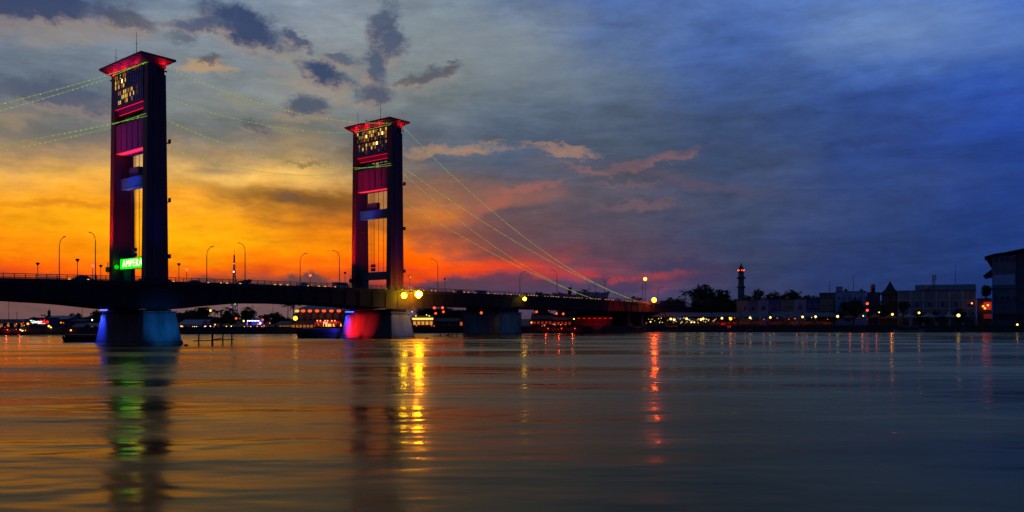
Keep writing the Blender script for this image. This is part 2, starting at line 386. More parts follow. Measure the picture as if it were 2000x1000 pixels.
MB().add([(-4000,-600,0),(4000,-600,0),(4000,5000,0),(-4000,5000,0)], [(0,1,2,3)]).build('river', river_mat(), kind='structure')
SHORE = [(-3000,260),(-190,296),(-120,314),(-30,332),(30,339),(50,343),(63,357),(400,360),(3000,380)]
GZ = 2.5
def shore_y(x):
    for (a, b), (c, d) in zip(SHORE, SHORE[1:]):
        if a <= x <= c: return b+(d-b)*(x-a)/(c-a)
    return 360
b = MB(); n = len(SHORE)
b.add([(x, y-.6, -2) for x, y in SHORE]+[(x, y, GZ) for x, y in SHORE], [(i, i+1, n+i+1, n+i) for i in range(n-1)])
b.build('quay_wall', QUAY, kind='structure')
b = MB(); b.add([(x, y, GZ+.001) for x, y in SHORE]+[(x, 5000, GZ+.001) for x, y in SHORE], [(i, i+1, n+i+1, n+i) for i in range(n-1)])
b.build('river_bank', EARTH, kind='structure')
b = MB()
for (x0, y0), (x1, y1) in zip(SHORE, SHORE[1:]):
    b.hexa([(x0,y0-.15,GZ+.01),(x1,y1-.15,GZ+.01),(x1,y1+.5,GZ+.01),(x0,y0+.5,GZ+.01)], [(x0,y0-.15,GZ+.3),(x1,y1-.15,GZ+.3),(x1,y1+.5,GZ+.3),(x0,y0+.5,GZ+.3)])
b.build('quay_coping', CONCD, kind='structure')

# ------------------------------------------------------------------ bridge: axis frame (x along, y across away from us)
u = Vector((.628,.778,0)); v = Vector((-.778,.628,0)); RZ = math.atan2(.778,.628)
T1 = Vector((-89.5,190,0)); SPAN = 75.3
def bw(s, w, z): return T1+u*s+v*w+Vector((0,0,z))
def lerp_table(tab, s):
    if s <= tab[0][0]: return tab[0][1]
    for (a, p), (c, q) in zip(tab, tab[1:]):
        if s <= c:
            t = (s-a)/(c-a); return p+(q-p)*t
    return tab[-1][1]
DECK = [(-170,9.5),(-120,11.8),(-60,13.4),(-30,13.9),(0,14.35),(38,14.6),(80,14.55),(143,14.2),(190,13.7),(228,13.0),(300,10.5),(420,4.5),(470,2.62)]
def dz(s): return lerp_table(DECK, s)
def gbot(s):
    if s < -110: return dz(s)-2.6
    tab = [(-110,dz(-110)-3.2),(-56,dz(-56)-4.6),(-40,dz(-40)-3.8),(-28,10.15),(-16,9.55),(-8,8.75),(-3.6,8.3),(3.6,8.3),(9,9.0),(18,9.8),(30,10.35),(42,10.45),(56,10.2),(66,9.7),(72,9.1),(79,9.0),(90,10.0),(108,10.3),(150,10.0),(195,9.4),(228,9.2)]
    if s > 228: return dz(s)-3.6
    return lerp_table(tab, s)
bridge = thing('river_bridge', 'long dark bridge deck on haunched girders crossing the river between the towers', 'bridge', T1, RZ)
S = [-170+i*4 for i in range(int((470+170)/4)+1)]
S = [s for s in S if s <= 470]
def strip(mb, pts0, pts1):  # close a ring loft between two cross sections
    k = len(pts0); b0 = len(mb.v); mb.v += pts0+pts1
    mb.f += [(b0+i, b0+(i+1)%k, b0+k+(i+1)%k, b0+k+i) for i in range(k)]
def loft(fn, ss):
    mb = MB()
    for a, c in zip(ss, ss[1:]): strip(mb, fn(a), fn(c))
    k = len(fn(ss[0]))
    mb.f += [tuple(range(k)), tuple(len(mb.v)-1-i for i in range(k))]
    return mb
loft(lambda s: [(s,-10.1,dz(s)-.55),(s,10.1,dz(s)-.55),(s,10.1,dz(s)),(s,-10.1,dz(s))], S).build('deck_slab', CONCD, bridge)
for sg in (-1, 1):
    def gf(s, sg=sg):
        a, c = sorted((sg*9.0, sg*9.7)); g = min(gbot(s), dz(s)-1.2)
        return [(s,a,g),(s,c,g),(s,c,dz(s)-.56),(s,a,dz(s)-.56)]
    mb = loft(gf, S)
    for s in range(-120, 229, 5):            # stiffeners and the bottom flange
        w0, w1 = sorted((sg*9.702, sg*9.84)); mb.box(s-.06, s+.06, w0, w1, gbot(s)+.05, dz(s)-.57)
    mb.build('girder', GIRD, bridge)
    def ff(s, sg=sg):
        a, c = sorted((sg*8.7, sg*10.0)); g = min(gbot(s), dz(s)-1.2)
        return [(s,a,g-.12),(s,c,g-.12),(s,c,g-.003),(s,a,g-.003)]
    loft(ff, S).build('flange', GIRD, bridge)
    def pf(s, sg=sg):
        a, c = sorted((sg*9.85, sg*10.25)); return [(s,a,dz(s)+.002),(s,c,dz(s)+.002),(s,c,dz(s)+.35),(s,a,dz(s)+.35)]
    loft(pf, S).build('kerb', CONCD, bridge)
    mb = MB()
    for hgt in (.62, .95, 1.3):
        r = .045 if hgt < 1.2 else .07
        mb.tube([(s, sg*10.05, dz(s)+hgt) for s in S if -130 < s < 300], r, 4)
    for s in range(-130, 300, 2):
        mb.box(s-.06, s+.06, sg*10.05-.06, sg*10.05+.06, dz(s)+.351, dz(s)+1.28)
    mb.build('railing', STEEL, bridge, kind='stuff')
    mb = MB()
    for i in range(150):                     # added glowing dots along the railing foot, standing in for car light trails
        s = -28+i*1.75+random.uniform(-.3,.3)
        if s > 229 or random.random() < .35 or (sg > 0 and s > 60): continue
        if s < 130 and random.random() < .45: continue
        mb.box(s-.25, s+.25, sg*9.84-.06, sg*9.84+.06, dz(s)+.36, dz(s)+.50)
    mb.build('light_trail_dots', glow('light_trail_glow', (1,.42,.08), 1.6), bridge, kind='stuff')
loft(lambda s: [(s,-7.2,dz(s)+.004),(s,7.2,dz(s)+.004),(s,7.2,dz(s)+.03),(s,-7.2,dz(s)+.03)], S).build('roadway', ASPH, bridge)
mb = MB()
for s in range(-160, 300, 6): mb.box(s, s+3, -.08, .08, dz(s+1.5)+.05, dz(s+1.5)+.056)
mb.build('lane_marking', WHITE, bridge, kind='stuff')
mb = MB()
for s in range(-120, 228, 6): mb.box(s-.15, s+.15, -8.98, 8.98, min(gbot(s)+.8, dz(s)-1.3), dz(s)-.56)
mb.build('cross_girder', GIRD, bridge)

# piers
def pier(s, label, base_top, half, wid, half_b, wid_b, group='concrete piers under the bridge', stem=True):
    o = thing('bridge_pier', label, 'pier', bw(s, 0, 0), RZ, group)
    mb = MB(); mb.frustum(-half_b,half_b,-wid_b,wid_b,-2.5, -half,half,-wid,wid,base_top)
    bo = mb.build('pier_base', CONC, o)
    md = bo.modifiers.new('bevel', 'BEVEL'); md.width = .35; md.segments = 2
    MB().box(-half-.15,half+.15,-wid-.15,wid+.15,base_top+.003,base_top+.32).build('pier_cap', CONC, o)
    if stem:
        g = gbot(s)-.13
        MB().box(-half+.7,half-.7,-wid+.9,wid-.9,base_top+.322,g).build('pier_stem', GIRD if s < 100 else CONCD, o)
    # tide stain as a slightly proud fender band at the waterline
    k = (0.9+2.5)/(base_top+2.5); hb = half_b+(half-half_b)*k; wb = wid_b+(wid-wid_b)*k
    MB().frustum(-half_b+.35,half_b-.35,-wid_b+.35,wid_b-.35,-2.0, -hb-.05,hb+.05,-wb-.05,wb+.05,.8).build('fender_band', HULL, o)
    return o
pier(-56, 'concrete pier at the near end of the bridge, mostly out of view', 7.6, 3.0, 9.6, 3.8, 10.5)
P1 = pier(0, 'battered concrete pier of the nearer tower with a blue lit end', 7.5, 3.9, 10.5, 5.3, 12.3)
P2 = pier(SPAN, 'battered concrete pier of the farther tower washed in red and blue light', 7.6, 3.9, 10.5, 5.3, 12.3)
P3 = pier(131, 'plain blocky grey pier standing between the farther tower and the shore', 8.0, 6.6, 8.6, 6.6, 8.6)
for s in (214, 226):
    pier(s, {214:'slim shore pier lit red under the approach span',226:'slim shore pier at the end of the approach span below the yellow lamp'}[s], 3.2, 1.5, 9.6, 1.6, 9.8, 'shore piers of the approach')
# fixtures on the tower piers
for P, lst in ((P1, (9.6, 8.4, 7.2)), (P2, (9.7, 8.6, 7.6, 6.6))):
    for w in lst:
        MB().box(-4.5,-4.1,w-.3,w+.3,8.05,8.3).build('blue_lamp', EM_B, P)
for P, pw in ((P1, 11000), (P2, 5500)):
    for w in (9.9, 8.8): spot((-6.0, w, 8.4), (-4.4, w+1.2, 3.5), (.03,.05,1), pw, 86, .8, parent=P)
spot((-14, 9.5, 1.2), (-4.4, 6.2, 3.2), (1,.008,.006), 46000, 52, .9, parent=P2)
spot((-13, 2, 1.2), (-4.6, 0, 3.6), (1,.01,.01), 9000, 60, .9, parent=P2)
for P, pw in ((P1, 4200), (P2, 2200)):
    MB().box(-.25,.25,-22.25,-21.75,.1,.4).box(-.45,.45,-22.5,-21.5,-.2,.1).build('added_light_float', HULL, P)  # added float that carries the teal flood
    spot((0,-22,1.0), (.5,-11,4.5), (.01,.30,1), pw, 62, 1.0, parent=P)
MB().box(-.25,.25,-20.25,-19.75,.1,.4).box(-.45,.45,-20.5,-19.5,-.2,.1).build('added_light_float', HULL, P3)  # added floats and teal floods that brighten the plain pier
spot((0,-20,1.0), (-1,-8.6,4.5), (.03,.26,.75), 750, 80, 1.0, parent=P3)
MB().box(-22.25,-21.75,1.75,2.25,.1,.4).box(-22.5,-21.5,1.55,2.45,-.2,.1).build('added_light_float', HULL, P3)
spot((-22,2,1.0), (-6.6,1,4.5), (.03,.24,.8), 600, 70, 1.0, parent=P3)
for P, w in ((P2, 9.5), (P2, 2)):
    MB().box(-14.4,-13.6,w-.4,w+.4,.25,.75).box(-14.6,-13.4,w-1,w+1,-.2,.25).build('added_light_float', HULL, P)  # added floats under the red floods

# ------------------------------------------------------------------ towers
LIT1 = {(r, c) for r in (5, 4) for c in (0, 1, 2, 3)} | {(4, 4), (5, 4), (3, 1), (3, 0)} | {(r, c) for r in (1, 2) for c in (2, 3, 4, 5, 6)} | {(2, 8), (1, 8), (1, 7), (0, 4)}
LIT2 = {(r, c) for r in (5, 4, 3) for c in range(0, 11) if (r*7+c*3) % 4} | {(r, c) for r in (2, 1) for c in range(2, 9) if (r*5+c) % 3}
def tower(base, label, first):
    o = thing('bridge_tower', label, 'bridge tower', base, RZ, 'towers of the bridge')
    Zd = 14.35
    def hs(z): return 2.75-(2.75-2.12)*(z-14.4)/(65-14.4)
    for sg in (-1, 1):
        a, c = sorted((sg*7.15, sg*9.1))
        mb = MB(); h0, h1 = hs(9), hs(63.1)
        mb.frustum(-h0,h0,a,c,8.6, -h1,h1,a,c,63.1)
        for z in (20.5, 26.8, 33.1, 39.4, 45.7, 52, 58.3):     # plate joints
            h = hs(z); a2, c2 = (a-.03, c+.03); mb.box(-h-.03,h+.03,a2,c2,z-.09,z+.09)
        mb.box(-hs(63)+.0,.1,a,c,63.11,65.1)                    # solid half of the attic, open half with posts
        for s in (.55, 1.1, 1.75): mb.box(s-.1,s+.1,a+.1,c-.1,63.11,64.5)
        mb.box(.11,hs(64),a,c,64.5,65.1)
        mb.box(-3.3,3.3,a-.35,c+.35,Zd-.3,Zd+.9)                # plinth at deck level
        mb.build('leg', RED, o)
    # cabin: two glazed storeys
    MB().box(-1.95,1.9,-7.14,7.14,57.2,65.1).build('cabin_wall', RED, o)
    fm = MB(); X = -2.22
    nc = 17; cw_ = 14.0/nc; zr = [57.5+i*1.13 for i in range(4)]+[61.35+i*1.13 for i in range(4)]
    for c in range(nc+1):
        w = -7+c*cw_; fm.box(X-.12,X+.10,w-.07,w+.07,57.3,64.95)
    for z in zr: fm.box(X-.10,X+.08,-7.08,7.08,z-.07,z+.07)
    fm.box(X-.16,X+.1,-7.1,7.1,60.92,61.3); fm.box(X-.16,X+.1,-7.1,7.1,57.18,57.44)
    fm.build('window_frame', STEEL, o)
    pm = {}
    for key, m in (('d', TGLASS), ('l', EM_WIN), ('b', EM_WIN2), ('m', glow('half_lit_window', (1,.42,.05), .30)), ('n', glow('faint_window', (.8,.35,.05), .10))):
        q = MB(); q.box(X-.02,X+.06,-cw_/2+.075,cw_/2-.075,-.48,.48); pm[key] = q.mesh('window_pane', m)
    rw = random.Random(5 if first else 9)
    for r in range(6):
        z = (zr[0] if r < 3 else zr[4])+(r%3)*1.13+.565
        for c in range(nc):
            f = 1-(c+.5)/nc                                   # 0 at the far leg side
            if first:
                if r >= 3: q = .85 if f < .34 else .35 if f < .5 else 0
                else: q = (.75 if .12 < f < .62 else .45 if .66 < f < .8 else .05)*(1 if r > 0 else .25)
            else: q = .75 if r >= 3 else (.6 if .15 < f < .85 else .15)*(1 if r > 0 else .3)
            x = rw.random()
            k = 'd' if x > q else rw.choice('llmmn' if first else 'lmmnn')
            if (r, c) in ({(4, 12)} if first else {(4, 2), (4, 11), (2, 5)}): k = 'b'
            obj('window_pane', pm[k], o, (0, -7+(c+.5)*cw_, z))
    # stepped red lintels and the open machine floor
    MB().box(-2.3,2.1,-7.14,7.14,56.6,57.15).build('lintel', RED, o)
    MB().box(-1.5,1.5,-7.13,7.13,55.4,56.58).build('lintel', RED2, o)
    MB().box(-2.2,-2.0,-6.9,6.9,56.50,56.59).build('lintel_glow', EM_RS, o)  # added glowing bars for the red light on the lintel undersides
    MB().box(-1.45,-1.2,-6.6,6.6,55.30,55.39).build('lintel_glow', EM_RS, o)
    mb = MB()
    for i in range(8): mb.box(-.12,.12,-6.6+i*1.88-.12,-6.6+i*1.88+.12,52.85,55.38)
    mb.box(-.1,.1,-7.1,7.1,54.0,54.2); mb.build('machine_floor_frame', RED, o)
    MB().box(-1.2,.9,1.5,4.3,52.84,54.6).build('winch', BLUEP, o); MB().box(-1.0,.8,-4.6,-2.4,52.84,54.4).build('winch', BLUEP, o)
    # five sheeted panels
    q = MB(); q.box(-2.05,-1.2,-1.33,1.33,-3.2,3.2); q.box(-2.14,-2.06,-1.30,-1.18,-3.15,3.15); q.box(-2.14,-2.06,1.18,1.30,-3.15,3.15); q.box(-2.1,-2.06,-1.1,1.1,-2.9,2.9)
    pme = q.mesh('panel', RED2)
    for i in range(5): obj('panel', pme, o, (0, -5.6+i*2.8, 49.62))
    MB().box(-2.0,1.8,-7.12,7.12,46.0,46.4).box(-2.0,1.8,-7.12,7.12,52.83,52.84).build('panel_sill', RED2, o)
    MB().box(-1.95,-.3,-7.0,7.0,45.93,45.995).build('underside_glow', EM_RL, o)  # red light on the panel undersides, put in as a glowing sheet
    # travelling cross beam with box
    BM = BLUEP
    MB().box(-.9,.9,-7.13,7.13,37.6,39.8).box(-.98,.98,-7.13,7.13,39.805,40.0).box(-.98,.98,-7.13,7.13,37.4,37.595).build('cross_beam', BM, o)
    MB().box(-.6,.6,-1.4 if first else -.6,3.2 if first else 4.2,40.02,42.3).build('counterweight_box', STEEL, o)
    for w in (3.6, 2.7, 2.0, 1.3, -.6, -3.0):
        MB().tube([(0.05*w,w,20.7),(0.05*w,w,37.4)], .07, 5).tube([(0.05*w,w,40.0),(0.05*w,w,46.0)], .07, 5).build('hoist_rope', STEEL, o)
    mb = MB()
    for w in (2.7, 2.0, 1.3):
        for z in (21.0, 22.2): mb.lathe([(.3,0),(.3,.9)], 8, (0.05*w, w, z))
    mb.build('rope_weight', STEEL, o)
    for sg in (-1, 1):
        mb = MB(); w = sg*9.1
        mb.tube([(-1.1,w+sg*.12,Zd+1),(-.9,w+sg*.12,62.5)], .07, 5).tube([(.9,w+sg*.12,Zd+1),(.75,w+sg*.12,62.5)], .05, 5)
        mb.build('conduit', STEEL, o)
        mb = MB()
        for x in (1.45, 1.85): mb.tube([(x+.1,w+sg*.16,Zd+1),(x-.1,w+sg*.16,62.8)], .035, 4)
        for z in range(16, 62): mb.box(1.45,1.85,w+sg*.16-.025,w+sg*.16+.025,z-.03,z+.03)
        mb.build('ladder', STEEL, o, kind='stuff')
        for z in (47.2, 33.4, 20.2): MB().box(2.2,3.1,w-.5,w+.5,z,z+.12).box(2.9,3.1,w-.5,w+.5,z+.12,z+1.0).build('maintenance_platform', STEEL, o)
    MB().box(-3.4,-2.6,8.7,9.5,17.4,18.6).tube([(-3,9.1,17),(-3,9.1,19.8)], .1, 5).build('loudspeaker', STEEL, o)
    # portal beam just above the road
    PB = TEAL
    MB().box(-.9,.9,-7.13,7.13,18.2,20.6).build('portal_beam', PB, o)
    for w in (5.6, -5.6): MB().box(-.6,.6,w-.6,w+.6,Zd+.04,18.19).build('portal_post', PB, o)
    # roof with sloping soffit
    s0, s1, w0, w1 = -4.6, 3.7, -10.8, 10.2
    MB().frustum(-2.1,2.0,-9.05,9.05,65.11, s0,s1,w0,w1,66.28).build('soffit', RED, o)
    MB().box(s0-.04,s1+.04,w0-.04,w1+.04,66.283,66.72).build('fascia', RED, o)
    MB().frustum(s0+.1,s1-.1,w0+.1,w1-.1,66.723, -1.5,1.2,-6,6,67.1).build('roof', DARKTIN, o)
    for (s, w, hgt) in ((-2.2, 6.6, 4.6), (-2.5, -4.4, 6.2), (-1, 1.4, 1.6)):
        MB().tube([(s,w,66.7),(s,w,66.9+hgt)], .09, 5, .035).tube([(s-.4,w,66.9+hgt*.55),(s+.4,w,66.9+hgt*.55)], .04, 4).build('antenna', GALV, o)
    MB().tube([(-2.8,1.9,66.8),(-2.8,1.9,67.7)], .05, 5).lathe([(.02,0),(.3,.12),(.36,.2)], 8, (-2.8,1.9,67.7)).build('dish_aerial', GALV, o)
    # red floods under the eaves, standing on brackets off the cabin
    for w in (-3.5, 2.5, 7.5):
        MB().box(-3.1,-2.7,w-.25,w+.25,63.6,63.9).box(-2.7,-2.3,w-.05,w+.05,63.7,63.8).build('floodlight', STEEL, o)
        spot((-2.95,w,63.95), (-3.5,w,66.2), (1,.012,.02), 620 if w > 0 else 400, 165, .6, parent=o)
    MB().box(1.6,2.0,-9.9,-9.5,63.6,63.9).box(1.7,1.9,-9.5,-9.1,63.7,63.8).build('floodlight', STEEL, o)
    spot((1.8,-9.75,63.95), (2.0,-10.1,66.2), (1,.012,.02), 420, 165, .7, parent=o)
    # red wash up the front of the far leg, blue wash on the near leg and cross beam
    MB().box(-9.3,-8.7,8.6,9.4,Zd+.36,Zd+.8).build('floodlight', STEEL, o)
    spot((-9,9,Zd+.9), (-2.7,8.1,30), (1,.006,.02), 100000, 34, .9, parent=o)
    MB().box(-.5,.5,-15.6,-14.8,Zd-.2,Zd+.2).tube([(0,-10.2,Zd-.3),(0,-15.2,Zd-.2)], .1, 5).build('floodlight', STEEL, o)
    spot((0,-15.2,Zd+.3), (0,-9.1,56), (.01,.03,1), 5500, 60, .9, parent=o)
    MB().box(-3.3,-2.9,2.4,3.0,33.0,33.3).tube([(-3.1,2.7,33.1),(-.4,6.9,33.3)], .07, 5).build('floodlight', STEEL, o)
    spot((-3.1,2.7,33.4), (-.9,2.0 if first else 4.2,38.8), (.06,.35,1), 1900, 130 if first else 90, .8, parent=o)
    MB().box(-12.3,-11.7,-.3,.3,Zd+.06,Zd+.5).build('floodlight', STEEL, o)
    spot((-12,0,Zd+.7), (-2,0,50.5), (.5,.02,1) if first else (.9,.01,.35), 105000, 26, .9, parent=o)
    MB().box(-7.3,-6.7,-5.3,-4.7,Zd+.06,Zd+.5).build('floodlight', STEEL, o)  # added red flood that brightens the inner face of the far leg
    spot((-7,-5,Zd+.7), (0,7.1,36), (1,.0,.30), 4500, 60, .9, parent=o)
    if first:
        sg = MB().box(-1.25,-.91,-5.9,6.4,18.05,20.45).build('sign_board', EM_G, o)
        MB().box(-1.32,-.95,-6.0,6.5,20.46,20.62).box(-1.32,-.95,-6.0,6.5,17.88,18.04).build('sign_frame', TEAL, o)
        lettering(o, 'AMPERA', 2.45, EM_GL, (-1.34, .2, 19.25), (PI/2, 0, -PI/2), 'CENTER', 1.12, extrude=.05)
        MB().ball((-1.9,7.0,18.6), .55, 10, 8).build('green_glow_ball', glow('green_glow_ball', (0,.62,.002), 1.0), o)  # glowing ball put in for a round green glow on the leg
        spot((-5,-2,18.5), (-.5,5,19.5), (0,1,.08), 500, 80, .9, parent=o)
    return o
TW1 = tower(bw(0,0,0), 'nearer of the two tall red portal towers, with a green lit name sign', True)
TW2 = tower(bw(SPAN,0,0), 'farther of the two tall red portal towers, with a plain teal portal beam', False)

# cables
def cable(p0, p1, sag, label, m, r=.05):
    pts = []
    for i in range(33):
        t = i/32; p = p0.lerp(p1, t); p.z -= sag*4*t*(1-t); pts.append(p)
    o = MB().tube([p-p0 for p in pts], r, 5).build('tower_cable', EM_CABR); o.location = p0
    mb = MB(); n = int((p1-p0).length/1.15)
    for i in range(1, n):
        if random.random() < .16: continue
        t = i/n; p = p0.lerp(p1, t)-p0; p.z -= sag*4*t*(1-t); mb.ball((p.x, p.y, p.z-.06), .085*random.uniform(.6,1.25), 5, 4)
    mb.build('bulbs', m, o, kind='stuff')
    return tag(o, label, 'cable', 'lit cables strung from the towers')
for w, wl in ((-9.4, 'near'), (9.4, 'far')):
    cable(bw(2.3,w,64.9), bw(SPAN-2.3,w,65.4), 3.6, f'upper thin lit cable between the two towers on their {wl} legs', EM_CAB)
    cable(bw(2.5,w,52.5), bw(SPAN-2.5,w,52.6), 4.5, f'lower thin lit cable between the two towers on their {wl} legs', EM_CAB)
    cable(bw(-2.3,w,65.0), bw(-147,w,11.4), 7.4, f'upper thin lit cable from the green-signed tower back to the near shore, {wl} leg', EM_CAB)
    cable(bw(-2.5,w,52.6), bw(-147,w,11.4), 5.0, f'lower thin lit cable from the green-signed tower back to the near shore, {wl} leg', EM_CAB)
    cable(bw(SPAN+2.3,w,64.9), bw(220,w,13.9), 7.4, f'upper sloping cable from the farther tower down to the far approach, {wl} leg', EM_CAB)
    cable(bw(SPAN+2.5,w,52.5), bw(220,w,13.9), 3.8, f'lower sloping cable from the farther tower down to the far approach, {wl} leg', EM_CAB)
# green strip lights where the cables cross the tower fronts
for TW in (TW1, TW2):
    MB().box(-2.60,-2.5,-8.9,7.6,65.0,65.08).build('strip_light', glow('green_strip', (.25,.9,.06), .5), TW)
    MB().box(-2.60,-2.5,-8.9,7.6,53.2,53.27).build('strip_light', glow('green_strip', (.25,.9,.06), .5), TW)

# ------------------------------------------------------------------ street lamps on the bridge
def lamp_mesh(double):
    post = MB(); post.tube([(0,0,0),(0,0,1.2)], .16, 8).tube([(0,0,1.2),(0,0,8.2)], .12, 8, .09)
    pm = post.mesh('post', STEEL)
    arm = MB(); arm.tube([(0,0,8.2)]+[(2.4*(1-math.cos(t)), 0, 8.2+2.2*math.sin(t)) for t in [PI/2*k/7 for k in range(1,8)]][:6]+[(2.6,0,10.5)], .085, 6, .06)
    am = arm.mesh('arm', STEEL)
    hd = MB(); hd.hexa([(2.4,-.16,10.42),(3.3,-.12,10.55),(3.3,.12,10.55),(2.4,.16,10.42)], [(2.4,-.14,10.6),(3.3,-.08,10.66),(3.3,.08,10.66),(2.4,.14,10.6)])
    return pm, am, hd.mesh('lamp_head', STEEL)
PM, AM, HM = lamp_mesh(False)
def street_lamp(s, w, dirs, label, group, scale=1.0):
    o = thing('street_lamp', label, 'street lamp', bw(s, w, dz(s)+.352 if abs(w) > 9.5 else dz(s)+.03), RZ, group)
    o.scale = (scale,)*3
    obj('post', PM, o)
    for d in dirs:
        obj('arm', AM, o, rz=d); obj('lamp_head', HM, o, rz=d)
    return o
G1 = 'tall curved street lamps on the bridge'
near_lab = {-14.2:'curved street lamp on the near railing just before the green-signed tower', 22.4:'curved street lamp on the near railing just past the lattice mast',
 52.4:'curved street lamp on the near railing just before the farther tower', 92.1:'curved street lamp on the near railing just beyond the farther tower',
 157.8:'curved street lamp on the near railing above the boat-roofed hall', 223.8:'curved street lamp on the near railing beside the yellow ball lamp'}
for s, lab in near_lab.items(): street_lamp(s, -10.0, (PI/2,), lab, G1)
far_lab = {-13.7:'curved street lamp on the far railing, first one short of the green-signed tower', 23.5:'curved street lamp on the far railing, between the tower sign and the lattice mast',
 53.7:'curved street lamp on the far railing midway between the lattice mast and the farther tower', 160:'curved street lamp on the far railing by the dark round tree', 275:'curved street lamp on the far railing behind the orange-red ball lamp'}
for s, lab in far_lab.items(): street_lamp(s, 10.0, (-PI/2,), lab, G1)
street_lamp(208, 0, (PI/2, -PI/2), 'double-armed street lamp on the median beside the boat-roofed hall', 'double-armed street lamps')
street_lamp(290, 0, (PI/2, -PI/2), 'double-armed street lamp among the trees at the far end of the approach', 'double-armed street lamps')
# short pedestal lamps
def ped_mesh():
    p = MB(); p.tube([(0,0,0),(0,0,4.1)], .07, 6).box(-.18,.18,-.18,.18,0,.3)
    hd = MB(); hd.lathe([(.08,4.1),(.38,4.55),(.45,4.62),(.42,4.75),(.1,4.85)], 8)
    return p.mesh('post', STEEL), hd.mesh('lamp_head', STEEL), hd.mesh('lamp_head', glow('ped_red', (1,.10,.05), 2.5))
PP, PH, PHR = ped_mesh()
peds = [(-17.7,-9.5,0,'short mushroom lamp on the near walkway before the first curved lamps'),(-18.5,9.5,0,'short mushroom lamp at the near end of the far walkway'),
 (-6.4,9.5,1,'short red-topped mushroom lamp on the far walkway just short of the first tower'),(-4.5,9.5,0,'short mushroom lamp against the far leg of the first tower'),
 (5.1,-9.5,0,'short mushroom lamp on the near walkway just past the first tower'),(17.5,9.5,1,'short red-topped mushroom lamp on the far walkway just past the first tower'),
 (57,9.5,1,'short red-topped mushroom lamp on the far walkway above the purple cloud'),(54.8,-9.5,0,'short mushroom lamp on the near walkway close to the farther tower'),
 (80.2,-9.5,0,'short mushroom lamp on the near walkway just past the farther tower'),(95.9,-9.5,0,'short mushroom lamp on the near walkway midway to the plain pier')]
for s, w, rd, lab in peds:
    o = thing('pedestal_lamp', lab, 'lamp', bw(s, w, dz(s)+.005), RZ, 'short mushroom lamps on the walkways')
    obj('post', PP, o); obj('lamp_head', PHR if rd else PH, o)

# ball lamps on brackets at the deck edge and on poles
def ball_lamp(loc, m, r, label, base, cat='lamp', group=None, light=None, name='ball_lamp'):
    o = thing(name, label, cat, loc, 0, group)
    MB().ball((0,0,0), r, 12, 8).build('globe', m, o, True)
    bs = Vector(base)-Vector(loc)
    MB().tube([tuple(bs), (0,0,bs.z/abs(bs.z)*r*.9 if abs(bs.x)+abs(bs.y) < .5 else 0)], .10, 6).build('post' if abs(bs.x)+abs(bs.y) < .5 else 'bracket', STEEL, o)
    if light: point((0,0,0), light[0], light[1], r, o).location = (0, -r*1.3, 0)
    return o
c = bw(75.8,-11.6,13.1); ball_lamp(c, EM_YG, .8, 'yellow-green ball lamp on the girder just below the farther tower', bw(75.8,-9.9,13.4))
c = bw(81,-12.6,13.5); ball_lamp(c, EM_O, 1.0, 'big bright orange ball lamp on the girder just past the farther tower', bw(81,-9.9,13.6), light=None)
c = bw(135.7,-11.4,13.2); ball_lamp(c, EM_YL, .66, 'yellow-green ball lamp on the girder above the plain blocky pier', bw(135.7,-9.9,13.4))
c = bw(222.7,-12,23.8); ball_lamp(c, EM_Y, .8, 'yellow ball lamp on a tall pole at the far end of the bridge', (c.x, c.y, GZ), light=None)
c = bw(230,-12.5,14.5); ball_lamp(c, EM_OR, 1.05, 'orange-red ball lamp on a pole at the end of the approach', (c.x, c.y, GZ), light=((1,.10,.02), 1500))
G = 'small red lamps round the bridge foot'
for s, w, dzv, lab in ((90.3,-10.2,-.5,'small red lamp hanging under the girder, first past the orange ball lamp'),(94.1,-10.2,-.5,'small red lamp hanging under the girder, second past the orange ball lamp'),):
    c = bw(s, w, gbot(s)+dzv); ball_lamp(c, EM_R, .42, lab, (c.x, c.y, gbot(s)-.1), group=G)
c = at(940, 611, 276); ball_lamp(c, EM_R, .46, 'small red lamp standing on top of the plain blocky pier', (c.x, c.y+.1, 8.0), group=G)
for px, py, Y, lab in ((851,612,341,'red lamp on a shore post beside the lit eatery, taller of the two'),(866,609,343,'red lamp on a shore post between the lit eatery and the dark tree'),
   (1048,609,352,'red lamp on a shore post nearest the plain blocky pier'),(1072,605,354,'red lamp on a post standing behind the red-lit boats'),(1088,604,356,'tallest red lamp over the red-lit boats'),
   (1087,612.5,353,'red lamp on the lower post over the red-lit boats'),(1100,613,354,'red lamp beside the white lights over the moored boats')):
    c = at(px, py, Y); ball_lamp(c, EM_R, .5, lab, (c.x, c.y, GZ), group=G, light=None)

